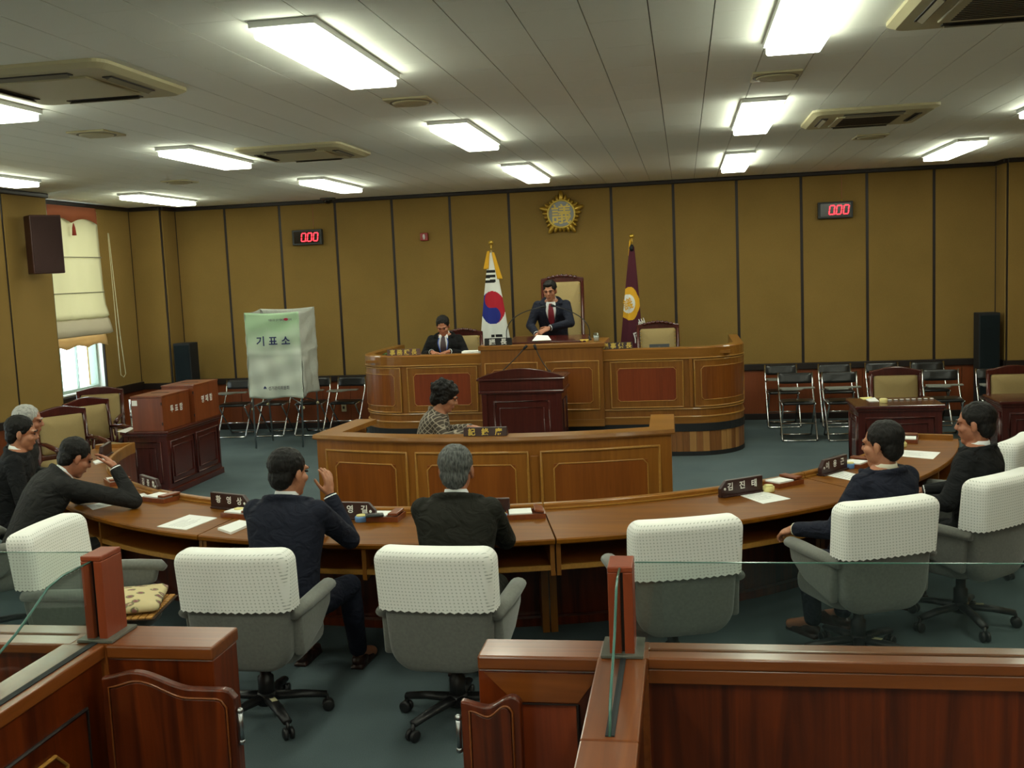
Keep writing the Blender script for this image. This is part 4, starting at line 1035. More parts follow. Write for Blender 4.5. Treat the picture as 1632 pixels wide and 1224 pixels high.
# ------------------------------------------------------------------ voting booth
vb = thing('voting_booth', 'folding voting booth of pale green and white sheets on metal legs', 'voting booth', (-5.36, 13.25, 0), rad(4))
c4 = {'fl': (-.365, -.29), 'fr': (.365, -.29), 'br': (.42, .26), 'bl': (-.33, .27)}
for k_, (x, y) in c4.items():
    sx2 = 1 if x > 0 else -1; sy2 = 1 if y > 0 else -1
    MB().tube([(x*.93, y*.9, 1.79), (x*.93, y*.9, .95), (x*.93+.10*sx2*-.2, y*.9+.05*sy2, .0)], .012, 8).build('leg', steel, vb, True)
    MB().sphere((x*.935, y*.91, .52), .022, 8, 6).build('leg_clamp', cream, vb, True)
MB().tube([(-.33, -.25, .56), (.0, .0, .70), (.36, .22, .56)], .008, 6).build('brace', steel, vb, True)
MB().tube([(.33, -.25, .56), (.0, .0, .70), (-.3, .22, .56)], .008, 6).build('brace', steel, vb, True)
MB().bb((-.32, -.24, .70), (.36, .22, .72)).build('writing_shelf', fixture_m, vb)
green_sheet, nt, b = newmat('printed_sheet')
mp = texco(nt, (1,)*3); sp = nt.nodes.new('ShaderNodeSeparateXYZ'); lk(nt, mp, 'Vector', sp, 'Vector')
nz = nt.nodes.new('ShaderNodeTexNoise'); nz.inputs['Scale'].default_value = 3.0; lk(nt, mp, 'Vector', nz, 'Vector')
ma = nt.nodes.new('ShaderNodeMath'); ma.operation = 'MULTIPLY_ADD'; ma.inputs[1].default_value = .7; lk(nt, nz, 'Fac', ma, 0); lk(nt, sp, 'Z', ma, 2)
rr_ = ramp(nt, [(.50, S(200, 208, 198)), (.78, S(172, 206, 168))]); mr = nt.nodes.new('ShaderNodeMapRange'); mr.inputs[1].default_value = .8; mr.inputs[2].default_value = 2.3
lk(nt, ma, 0, mr, 0); lk(nt, mr, 0, rr_, 'Fac'); lk(nt, rr_, 'Color', b, 'Base Color'); b.inputs['Roughness'].default_value = .45
def sheet(name, A, B, zt0, zt1, zb0, zb1, mat, out, seed, dy=.0):
    """vinyl sheet hung between plan points A and B"""
    A, B, out = Vector((*A, 0)), Vector((*B, 0)), Vector((*out, 0)); rr = random.Random(seed); nx, nz_ = 26, 40; vs = []; fs = []
    ph = [rr.uniform(0, 6) for _ in range(6)]
    for i in range(nz_+1):
        v = i/nz_
        for j in range(nx+1):
            u = j/nx; p = A.lerp(B, u); zt = zt0+(zt1-zt0)*u-.018*sin(pi*u); zb = zb0+(zb1-zb0)*u+.012*sin(u*9+ph[0])
            o_ = .012*sin(u*7+v*4+ph[1])*v+.010*sin(u*17-v*6+ph[2])*v+.006*sin(v*23+u*5+ph[3])+.008*math.exp(-((v-.48)/.02)**2)
            q = p+out*(o_+dy); vs.append((q.x, q.y, zt+(zb-zt)*v))
    for i in range(nz_):
        for j in range(nx): a = i*(nx+1)+j; fs.append((a, a+1, a+nx+2, a+nx+1))
    o = MB().add(vs, fs).build(name, mat, vb, True); s_ = o.modifiers.new('solid', 'SOLIDIFY'); s_.thickness = .002
    return o
fs_ = sheet('front_sheet', (-.365, -.29), (.365, -.29), 1.80, 1.79, .665, .655, green_sheet, (0, -1), 3)
sheet('right_sheet', c4['fr'], c4['br'], 1.79, 1.83, .67, .70, sheet_m, (1, 0), 5)
sheet('left_sheet', c4['bl'], c4['fl'], 1.83, 1.80, .70, .66, sheet_m, (-1, 0), 6)
sheet('back_sheet', c4['br'], c4['bl'], 1.83, 1.83, .74, .74, sheet_m, (0, 1), 7)
text('기 표 소', .135, navy_p, fs_, frame((.01, -.325, 1.42), (1, 0, 0), (0, 0, 1)), 'lettering', .0008, 1.0, .02)
text('선거관리위원회', .055, grey_p, fs_, frame((.05, -.335, .80), (1, 0, 0), (0, 0, 1)), 'lettering', .0008, .8, .02)
text('아름다운 선거 행복한 대한민국', .034, grey_p, fs_, frame((.12, -.318, 1.69), (1, 0, 0), (0, 0, 1)), 'lettering', .0008, .72, .015)
MB().sphere((.20, -.318, 1.695), (.03, .002, .018), 12, 6).build('red_mark', red_p, fs_)
MB().prism([(-.155, -.336, .805), (-.135, -.336, .83), (-.115, -.336, .805), (-.122, -.336, .785), (-.135, -.336, .80), (-.148, -.336, .785)], (0, .002, 0)).build('blue_mark', navy_p, fs_)

# ------------------------------------------------------------------ flags
def flag(label, px, pz, mats, paint, bottom, w_top, w_bot, drift, fold_amp=.03):
    base = (px, 13.9, .375)
    t = thing('flag', label, 'flag', base, 0, 'flags on poles behind the bench')
    H_ = pz-.375
    MB().lathe((0, 0, 0), [(.17, 0), (.17, .02), (.05, .05), (.02, .10)], 24).build('stand', gold, t, True)
    MB().tube([(0, 0, .05), (0, 0, H_-.06)], .013, 10).build('pole', plain('pole_wood', S(200, 170, 110), .3), t, True)
    MB().lathe((0, 0, H_-.14), [(.012, 0), (.016, .05), (.012, .06), (.02, .075), (.012, .09)], 14).build('collar', gold, t, True)
    MB().sphere((0, 0, H_-.028), .036, 18, 12).build('finial', gold, t, True)
    nz_, nx = 150, 64; vs = []; fs = []; mi = []
    zt = H_-.16; zb = bottom-.375
    for i in range(nz_+1):
        v = i/nz_; z = zt+(zb-zt)*v; w_ = w_top+(w_bot-w_top)*v**.85
        for j in range(nx+1):
            u = j/nx; x = drift*v+(u-.5)*w_
            y = -.035-.05*v*sin(pi*u)+fold_amp*v*sin(u*11+1.2)*(.4+.6*u)
            vs.append((x, y, z))
    for i in range(nz_):
        for j in range(nx):
            a = i*(nx+1)+j; fs.append((a, a+1, a+nx+2, a+nx+1))
            x, z = (vs[a][0]+vs[a+nx+2][0])/2, (vs[a][2]+vs[a+nx+2][2])/2+.375
            mi.append(paint(x+px, z))
    m_ = MB().add(vs, fs); o = m_.build('cloth', mats[0], t, True)
    for mm in mats[1:]: o.data.materials.append(mm)
    o.data.polygons.foreach_set('material_index', mi); s_ = o.modifiers.new('solid', 'SOLIDIFY'); s_.thickness = .004
    return t
fw, frd, fbl, fbk = plain('flag_white', S(226, 228, 224), .85), plain('flag_red', S(176, 24, 44), .85), plain('flag_blue', S(28, 40, 132), .85), plain('flag_black', S(14, 14, 16), .85)
fgold, fmar = plain('flag_gold', S(214, 160, 26), .8), plain('flag_maroon', S(72, 14, 34), .85)
TCX, TCZ, TRX, TRZ = -2.555, 1.715, .172, .222
def kpaint(x, z):
    dx, dz = (x-TCX)/TRX, (z-TCZ)/TRZ
    if dx*dx+dz*dz < 1:
        # S-shaped division, axis leaning: upper right red, lower left blue
        a = rad(76); u = dx*cos(a)-dz*sin(a); v = dx*sin(a)+dz*cos(a)
        if hypot(u+.5, v) < .5: return 2 if False else 1
        if hypot(u-.5, v) < .5: return 2
        return 1 if v > 0 else 2
    tl = (x+2.625+.09*(2.26-z)*0)
    if abs(x+2.582) < .082:
        for zz in (2.20, 2.135, 2.07):
            if abs(z-zz-.02*(x+2.58)*3*.5) < .019: return 3
    if abs(x+2.51) < .075 and abs(x+2.535) > .008:
        for zz in (1.335, 1.275): 
            if abs(z-zz) < .018: return 3
    return 0
kf = flag('white national flag with red and blue disc left of the chairman', -2.55, 2.615, (fw, frd, fbl, fbk), kpaint, 1.10, .05, .46, .01)
for x0, z0, x1, z1, w_ in ((-.03, 2.10, -.075, 1.86, .06), (.03, 2.08, .11, 1.72, .06)):
    MB().prism([(x0-w_*.3, -.06, z0), (x0+w_*.3, -.06, z0), (x1+w_*.6, -.06, z1), (x1-w_*.6, -.06, z1)], (0, .03, 0)).build('gold_fringe', fgold, kf, bevel=.01)
MB().prism([(-.235, -.05, .98), (-.19, -.05, .96), (-.17, -.05, .72), (-.225, -.05, .72)], (0, .03, 0)).build('gold_fringe', fgold, kf, bevel=.01)
MCX, MCZ = -.725, 1.70
def mpaint(x, z):
    dx, dz = (x-MCX-.00), (z-MCZ)
    a = atan2(dz, dx*1.5); r_ = hypot(dx*1.55, dz)
    if hypot((dx+.01)*1.35, dz) < .125: return 2
    if r_ < .205+.02*abs(cos(a*2.5)): return 1
    return 0
mf = flag('maroon council flag with gold flower badge right of the chairman', -.665, 2.61, (fmar, fgold, fw), mpaint, 1.0, .055, .32, -.045, .02)
MB().tube([(0, -.02, 2.09), (-.01, -.05, 2.05), (0, -.03, 2.02)], [.02, .03, .02], 10).build('black_tie', black_mat, mf, True)
MB().prism([(-.035, -.03, 2.14), (-.01, -.03, 2.18), (-.03, -.03, 1.95), (-.055, -.03, 1.95)], (0, .02, 0)).build('gold_cord', fgold, mf, bevel=.006)
text('議', .155, fgold, mf, frame((-.07, -.105, MCZ-.375), (1, .0, .35), (-.25, 0, 1)), 'badge_character', .0008, .8, .015)
text('原', .16, white_p, mf, frame((.06, -.10, 1.26-.375), (1, 0, .28), (-.28, 0, 1)), 'lettering', .0008, 1, .01)
text('州', .13, white_p, mf, frame((.10, -.09, 1.44-.375), (1, 0, .28), (-.28, 0, 1)), 'lettering', .0008, .8, .01)
# ------------------------------------------------------------------ name boards on the curved desk
def on_desk(x, y, s=None, z=.72):
    p = at(x, y, z); t = atan2((p.y-HC[1])/3.5, (p.x-HC[0]-.03)/3.6)
    if s is not None: p = EP(t, s, z)
    n = Vector((cos(t)/3.6, sin(t)/3.5, 0)).normalized()
    return p, t, n
def board(x, y, word, label, s=None, w_=.33, turn=0):
    p, t, n = on_desk(x, y, s)
    rz = atan2(n.x, -n.y)+turn
    o = thing('name_board', label, 'name board', p, rz, 'dark name boards on the curved desk')
    h = .105
    P = [(-w_/2, -.012, 0), (-w_/2, -.012, h*.55), (-w_/2+.045, -.012, h), (w_/2, -.012, h), (w_/2, -.012, 0)]
    if 'left' in label.split() or x < 700: P = [(-a, b_, c) for a, b_, c in P][::-1]
    MB().prism(P, (0, .03, 0)).build('plate', plate_m, o, bevel=.004)
    MB().bb((-w_/2+.01, -.03, 0), (w_/2-.01, .035, .012)).build('foot', plate_m, o, bevel=.003)
    ex = -w_/2+.03 if x > 700 else w_/2-.03
    MB().sphere((ex, -.014, h*.5), (.009, .004, .009), 10, 6).build('stud', white_p, o, True)
    if word: text(word, .052, white_p, o, frame((0, -.0135, h*.62), (1, 0, 0), (0, 0, 1)), 'lettering', .0012, 1.0, .025)
    return o
board(240, 783, '김   중   희', 'dark name board at the bend of the desk by the ballot table')
board(368, 812, '황   영   상', 'dark name board in front of the man with raised hand, left side', w_=.34)
board(560, 827, '조   영   길', 'dark name board right of the man with raised hand')
board(770, 822, '', 'dark name board almost hidden behind the grey-haired man')
board(1181, 788, '김   진   태', 'dark name board beyond the empty lace-covered chair')
board(1328, 753, '이   용   근', 'dark name board beside the man resting his arm')
board(1412, 712, '', 'dark name board at the right end of the curved desk')
board(184, 760, '', 'dark name board at the left arm of the desk, nearer one')
board(168, 727, '', 'dark name board at the left arm of the desk, farther one')

# trays, cups and papers on the curved desk
def tray(x, y, label, open_lid=False, turn=0):
    p, t, n = on_desk(x, y); rz = atan2(n.x, -n.y)+turn
    o = thing('memo_tray', label, 'memo tray', p, rz, 'wooden memo trays on the curved desk')
    MB().bb((-.115, -.08, 0), (.115, .08, .008)).build('base', box_wood, o)
    for a, b_ in (((-.115, -.08, .008), (.115, -.072, .03)), ((-.115, .072, .008), (.115, .08, .03)), ((-.115, -.072, .008), (-.107, .072, .03)), ((.107, -.072, .008), (.115, .072, .03))): MB().bb(a, b_).build('side', box_wood, o)
    MB().bb((-.10, -.065, .008), (.035, .065, .036)).build('paper_pad', paper, o)
    MB().box((.078, 0, .045), (.055, .15, .014), ry=.25 if open_lid else 0).build('pen_lid', box_wood, o, bevel=.003)
tray(258, 797, 'memo tray at the bend of the desk', turn=.2); tray(612, 827, 'memo tray with a phone lying on its pad'); tray(838, 823, 'memo tray right of the grey-haired man, lid askew', True)
tray(1247, 772, 'memo tray beyond the empty lace-covered chair'); tray(1366, 742, 'memo tray beside the head of the man resting his arm'); tray(1446, 703, 'memo tray near the right end of the desk')
tray(188, 770, 'memo tray below the two left-arm name boards'); tray(388, 822, 'memo tray half hidden by the man with raised hand')
blue_c, yel_c = plain('cup_blue', S(96, 140, 196), .4), plain('cup_yellow', S(232, 220, 150), .5)
def cup(x, y, label, two=True):
    p, t, n = on_desk(x, y)
    o = thing('stamp_pad', label, 'stamp pad', p, 0, 'small round pads on the curved desk')
    MB().lathe((0, 0, 0), [(.036, 0), (.038, .004), (.038, .03), (.035, .034)], 24).build('case', blue_c if two else yel_c, o, True)
    MB().lathe((0, 0, .034), [(.030, 0), (.028, .008), (.01, .010)], 20).build('sponge', yel_c, o, True)
cup(576, 831, 'blue and yellow pad left of the phone tray'); cup(799, 828, 'blue and yellow pad beside the grey-haired man'); cup(1354, 746, 'blue and yellow pad by the man resting his arm')
cup(381, 820, 'blue and yellow pad left of the man with raised hand'); cup(1225, 783, 'pale yellow pad on papers by the empty chair', False); cup(1437, 712, 'pale yellow pad near the right desk end', False)
def sheet_on(px, label, th=.0015, z=.72, mat=None, cat='paper', name='paper_sheet', grp='papers on the curved desk', lines=True):
    P = [at(x, y, z) for x, y in px]; c = sum(P, Vector())/len(P)
    o = thing(name, label, cat, c, 0, grp)
    MB().prism([p-c for p in P], (0, 0, th)).build('sheet', mat or paper, o)
    if lines and len(P) == 4:
        q = [p-c+Vector((0, 0, th)) for p in P]; m_ = MB()
        for k in range(3, 9):
            v = k/11; a = q[0].lerp(q[3], v).lerp(q[1].lerp(q[2], v), .12); b_ = q[0].lerp(q[3], v).lerp(q[1].lerp(q[2], v), .55+.3*((k*7) % 5)/5)
            m_.bar(a, b_, .0022, .0004)
        m_.build('printed_lines', grey_p, o)
    return o
sheet_on([(138, 806), (230, 786), (238, 791), (148, 813)], 'sheet of paper beside the man rubbing his brow')
sheet_on([(250, 840), (302, 821), (346, 826), (297, 845)], 'loose sheets lying alone on the left part of the desk', .004)
sheet_on([(347, 845), (382, 832), (404, 836), (368, 852)], 'thick white pad at the elbow of the man with raised hand', .014, lines=False)
sheet_on([(526, 826), (556, 827), (538, 840), (516, 838)], 'sheet of paper right of the man with raised hand')
sheet_on([(1171, 787), (1206, 780), (1260, 795), (1216, 803)], 'sheets of paper beyond the empty lace-covered chair')
sheet_on([(1308, 756), (1334, 748), (1380, 760), (1366, 768)], 'sheet of paper in front of the man resting his arm')
sheet_on([(1434, 717), (1499, 721), (1487, 732), (1432, 727)], 'sheet of paper in front of the rightmost man')
sheet_on([(148, 737), (170, 731), (176, 734), (152, 741)], 'white pad on the left arm of the desk', .012, lines=False)
ph = thing('phone', 'black flip phone on the memo tray', 'phone', at(597, 823, .756)+Vector((0, 0, 0)), .35)
MB().bb((-.055, -.03, 0), (.055, .03, .014)).build('body', plain('phone_black', S(30, 40, 40), .3), ph, bevel=.006); MB().bb((-.045, -.022, .014), (.03, .022, .0155)).build('lid', black_pl, ph, bevel=.003)

# ------------------------------------------------------------------ signs and small things at the front
def sign(x0, x1, yb, Y, h, word, label, mat, tm, rz=0, size=.06, txt_name='lettering', z=None):
    a, b_ = atY(x0, yb, Y), atY(x1, yb, Y); c = (a+b_)/2; w_ = (b_-a).length
    if z is not None: c.z = z
    o = thing('desk_sign', label, 'sign', c, rz, 'office signs')
    P = [(-w_/2, -.03, 0), (-w_/2, -.02, h), (-w_/2, .0, h), (-w_/2, .05, 0)]
    MB().prism(P, (w_, 0, 0)).build('plate', mat, o, bevel=.003)
    if word: text(word, size, tm, o, frame((0, -.027, h*.5), (1, 0, 0), (0, .1, 1)), txt_name, .001, 1.0, .02)
    return o
sign(740, 809, 694, 7.40, .065, '記   錄   席', 'dark sign with gold characters on the clerk enclosure', plate_m, gold_p, 0, .055, z=1.0)
sign(773, 816, 551, 11.93, .085, '議   長', 'black sign with two white characters at the chairman desk', black_p, white_p, 0, .075, z=1.34)
sign(618, 670, 567, 12.02, .075, '事 務 課 長', 'brown sign with pale characters before the seated clerk', plain('sign_brown', S(92, 58, 48), .3), gold_p, 0, .07, z=1.25)
sign(960, 1008, 557, 12.02, .075, '議 事 係 長', 'dark sign with gold characters right of the chairman desk', plate_m, gold_p, 0, .07, z=1.25)
sign(1035, 1067, 554, 12.3, .06, 'lll', 'small dark sign before the right carved armchair', plain('sign_slate', S(50, 56, 62), .4), grey_p, 0, .03, z=1.21)
gl_ = thing('water_glass', 'clear water glass on the chairman desk', 'glass', (-1.02, 12.05, 1.34))
MB().lathe((0, 0, 0), [(.03, 0), (.034, .10), (.032, .10), (.028, .008)], 20).build('tumbler', glass_m, gl_, True); MB().lathe((0, 0, .008), [(.028, 0), (.031, .06)], 20).build('water', plain('water', S(190, 196, 196), .05), gl_, True)
for k, x in enumerate((-1.13, -1.18)):
    o = thing('cup', ('right', 'left')[k]+' of the two small cups beside the water glass', 'cup', (x, 12.02, 1.34), 0, 'small cups'); MB().lathe((0, 0, 0), [(.018, 0), (.028, .03), (.026, .03), (.015, .004)], 16).build('bowl', gold_p, o, True)
def pile(x, y, z, n, label, dx=.24, dy=.17, rz=0, mat=None):
    o = thing('paper_pile', label, 'papers', (x, y, z), rz); zz = 0
    for k in range(n):
        h = .006+.006*random.random(); MB().box((random.uniform(-.01, .01), random.uniform(-.01, .01), zz+h/2), (dx, dy, h), random.uniform(-.05, .05)).build('sheaf', mat or paper, o); zz += h
pile(-2.50, 12.1, 1.195, 8, 'pile of documents between the clerk and the chairman desk')
pile(-3.0, 12.14, 1.195, 4, 'open papers the seated clerk is reading', .55, .22)
pile(-.62, 12.1, 1.195, 5, 'white papers before the right carved armchair', .28, .12)
cp = thing('paper_sheet', 'white paper held down by the standing chairman', 'paper', (-1.68, 12.08, 1.375), .2)
MB().prism([(-.10, -.09, 0), (.12, -.12, 0), (.10, .10, .04), (-.03, .13, .05)], (0, 0, .003)).build('sheet', paper, cp)
pl = thing('small_plant', 'low green plant behind the rail at the left end of the bench', 'plant', (-3.55, 12.15, 1.195))
MB().lathe((0, 0, 0), [(.04, 0), (.05, .04), (.045, .04)], 16).build('pot', dark_trim, pl)
lm = plain('leaf_green', S(52, 92, 44), .6)
for k in range(22):
    a = k*2.4; r_ = .05+.05*random.random()
    MB().prism([(0, 0, .04), (r_*.5*cos(a-.3), r_*.5*sin(a-.3), .075), (r_*cos(a), r_*sin(a), .06), (r_*.5*cos(a+.3), r_*.5*sin(a+.3), .075)], (0, 0, .002)).build('leaf', lm, pl)
# keyboard in the clerk enclosure
kb = thing('keyboard', 'keyboard under the recorder hands', 'keyboard', (-1.64, 8.27, .795), rad(-83))
MB().bb((-.2, -.07, 0), (.2, .07, .02)).build('case', plain('kb_grey', S(200, 200, 196), .5), kb, bevel=.005)
for i in range(4): MB().bb((-.18, -.055+i*.028, .02), (.18, -.033+i*.028, .027)).build('key_row', plain('key_white', S(224, 224, 220), .5), kb, bevel=.003)
# things on the right dark desk
for k in range(8):
    p = at(1418+k*9.5, 638-k*.35, .752)
    o = thing('name_tag', ('first', 'second', 'third', 'fourth', 'fifth', 'sixth', 'seventh', 'eighth')[k]+' small grey tag from the left on the right dark desk', 'tag', p, 0, 'row of small tags'); MB().bb((-.02, -.014, 0), (.02, .014, .008)).build('card', plain('tag_grey', S(120, 118, 112), .4), o); MB().bb((-.016, -.0145, .002), (.016, .006, .0085)).build('insert', paper, o)
sheet_on([(1370, 634), (1388, 633), (1396, 636), (1376, 637)], 'yellow slip on the right dark desk', .004, .75, plain('slip_yellow', S(232, 222, 140), .7), 'paper', 'paper_slip', 'slips on the right dark desk', False)
sheet_on([(1380, 637), (1394, 634), (1401, 640), (1385, 640)], 'white slips on the right dark desk', .006, .75, None, 'paper', 'paper_slip', 'slips on the right dark desk', False)
o = thing('stamp_pad', 'pale round pad at the front of the right dark desk', 'stamp pad', at(1408, 642, .75)); MB().lathe((0, 0, 0), [(.036, 0), (.038, .004), (.038, .04), (.03, .044)], 20).build('case', yel_c, o, True)
sheet_on([(187, 688), (208, 681), (214, 683), (200, 690)], 'white paper on the left end of the ballot table', .004, .69, None, 'paper', 'paper_sheet', None, False)
# wall socket
so_ = thing('wall_socket', 'cream wall socket under the voting booth', 'socket', (-5.0, 14.652, .30)); MB().bb((-.035, -.02, -.06), (.035, 0, .06)).build('plate', cream, so_, bevel=.004); MB().bb((-.015, -.024, -.02), (.015, -.02, .02)).build('insert', slot_m, so_)
# ------------------------------------------------------------------ people
def skin_mat(name, col):
    m, nt, b = newmat(name)
    mp = texco(nt, (14,)*3); n = nt.nodes.new('ShaderNodeTexNoise'); lk(nt, mp, 'Vector', n, 'Vector')
    lo = tuple(c*.88 for c in col[:3])+(1,); r = ramp(nt, [(.3, lo), (.7, col)]); lk(nt, n, 'Fac', r, 'Fac'); lk(nt, r, 'Color', b, 'Base Color')
    b.inputs['Roughness'].default_value = .5; b.inputs['Subsurface Weight'].default_value = .08; b.inputs['Subsurface Scale'].default_value = .01
    return m
skin_a, skin_b = skin_mat('skin_tan', S(172, 112, 84)), skin_mat('skin_warm', S(182, 124, 94))
def hair_mat(name, c1, c2):
    m, nt, b = newmat(name)
    mp = texco(nt, (160, 60, 30)); n = nt.nodes.new('ShaderNodeTexNoise'); n.inputs['Detail'].default_value = 4; n.inputs['Scale'].default_value = 1; lk(nt, mp, 'Vector', n, 'Vector')
    r = ramp(nt, [(.35, c1), (.65, c2)]); lk(nt, n, 'Fac', r, 'Fac'); lk(nt, r, 'Color', b, 'Base Color')
    b.inputs['Roughness'].default_value = .6; b.inputs['Specular IOR Level'].default_value = .25; bump(nt, b, n, 'Fac', .6, .008); return m
hair_black = hair_mat('hair_black', S(10, 9, 9), S(26, 23, 22)); hair_grey = hair_mat('hair_grey', S(58, 60, 60), S(104, 106, 104)); hair_white = hair_mat('hair_white', S(150, 150, 148), S(190, 190, 186))
def suit(name, c): 
    m = weave(name, tuple(x*.82 for x in c[:3])+(1,), c, 260, .85, .2)
    nt = m.node_tree; b = nt.nodes['Principled BSDF']
    mp = texco(nt, (9, 9, 14)); n = nt.nodes.new('ShaderNodeTexNoise'); n.inputs['Scale'].default_value = 1; n.inputs['Detail'].default_value = 2; n.inputs['Distortion'].default_value = 1.2
    lk(nt, mp, 'Vector', n, 'Vector'); bump(nt, b, n, 'Fac', .7, .03); return m
suit_navy, suit_black, suit_olive, suit_char = suit('suit_navy', S(32, 35, 49)), suit('suit_black', S(27, 28, 30)), suit('suit_olive', S(38, 38, 33)), suit('suit_charcoal', S(42, 42, 42))
shirt_w = plain('shirt_white', S(232, 234, 236), .8); tie_red = plain('tie_red', S(120, 22, 40), .6); tie_dark = plain('tie_dark', S(70, 54, 60), .6); lanyard_m = plain('lanyard', S(60, 96, 190), .5)
lip_m = plain('lips', S(150, 80, 72), .5); eye_m = plain('eye_dark', S(26, 20, 18), .2); shoe_m = plain('shoe_brown', S(48, 27, 21), .35)
check_m, nt, b = newmat('checked_tweed')
mp = texco(nt, (1,)*3)
def band(v):
    n = nt.nodes.new('ShaderNodeVectorMath'); n.operation = 'DOT_PRODUCT'; n.inputs[1].default_value = v; lk(nt, mp, 'Vector', n, 0)
    k = nt.nodes.new('ShaderNodeMath'); k.operation = 'MULTIPLY'; k.inputs[1].default_value = 2*pi/.034; lk(nt, n, 'Value', k, 0)
    s_ = nt.nodes.new('ShaderNodeMath'); s_.operation = 'SINE'; lk(nt, k, 0, s_, 0); return s_
b1, b2 = band((.45, .45, .72)), band((.45, .45, -.72)); mxx = nt.nodes.new('ShaderNodeMath'); mxx.operation = 'MAXIMUM'; lk(nt, b1, 0, mxx, 0); lk(nt, b2, 0, mxx, 1)
rr_ = ramp(nt, [(.72, S(74, 66, 58)), (.92, S(158, 148, 132))]); lk(nt, mxx, 0, rr_, 'Fac'); lk(nt, rr_, 'Color', b, 'Base Color'); b.inputs['Roughness'].default_value = .9

hair_tex = bpy.data.textures.new('tufts', 'CLOUDS'); hair_tex.noise_scale = .022; hair_tex.noise_depth = 2
def capsule(m_, p, r0, q, r1, seg=12):
    p, q = Vector(p), Vector(q); d = q-p; L = d.length
    if L < 1e-6: return m_.sphere(p, r0, seg, 8)
    d.normalize(); pts = []; rs = []
    for k in range(5): a = pi/2*(1-k/5)*.98; pts.append(p-d*r0*sin(a)); rs.append(r0*cos(a))
    for k in range(6): a = pi/2*(k/5)*.98; pts.append(q+d*r1*sin(a)); rs.append(r1*cos(a))
    return m_.tube(pts, rs, seg)
def limb(m_, pts, rs):
    for i in range(len(pts)-1): capsule(m_, pts[i], rs[i], pts[i+1], rs[i+1])
def hand(m_, w_, d, n, side, curl=.5, thumb=.5, sc=1.0):
    w_, d, n = Vector(w_), Vector(d).normalized(), Vector(n); n = (n-d*n.dot(d)).normalized()
    th = d.cross(n)*side
    M = Matrix((th, d, n)).transposed()
    m_.sphere(w_+d*.052*sc, (.041*sc, .056*sc, .017*sc), 14, 8, M)
    m_.sphere(w_+d*.035*sc+th*.018*sc+n*.006, (.022*sc, .034*sc, .018*sc), 10, 6, M)
    capsule(m_, w_-d*.03, .027*sc, w_+d*.03*sc, .024*sc)
    for i, Lf in enumerate((.072, .080, .075, .058)):
        off = (.030-.0205*i)*sc; dd = (d+th*(.14-.09*i)).normalized()
        p = w_+d*.082*sc+th*off; a = 0; r = .0095*sc
        for j, f in enumerate((.45, .31, .24)):
            a += curl*(.55, 1.0, .8)[j]*(1+.08*i)
            q = p+(dd*cos(a)+n*sin(a))*Lf*f*sc; capsule(m_, p, r, q, r*.93, 9); p = q; r *= .93
    p = w_+d*.022*sc+th*.030*sc+n*.004; dd = (d*.65+th*.72+n*.25*thumb).normalized()
    for j, (Lf, r) in enumerate(((.040, .0125), (.032, .0105), (.026, .0095))):
        q = p+dd*Lf*sc; capsule(m_, p, r*sc, q, r*.92*sc, 9); p = q; dd = (dd+d*.35-th*.15*thumb+n*.3*thumb).normalized()
def rem(o, vox, it=3, fac=.5):
    r = o.modifiers.new('remesh', 'REMESH'); r.mode = 'VOXEL'; r.voxel_size = vox; r.use_smooth_shade = True
    if it: s = o.modifiers.new('smooth', 'SMOOTH'); s.iterations = it; s.factor = fac
    return o
def mixv(a, b, t): return Vector(a).lerp(Vector(b), t)

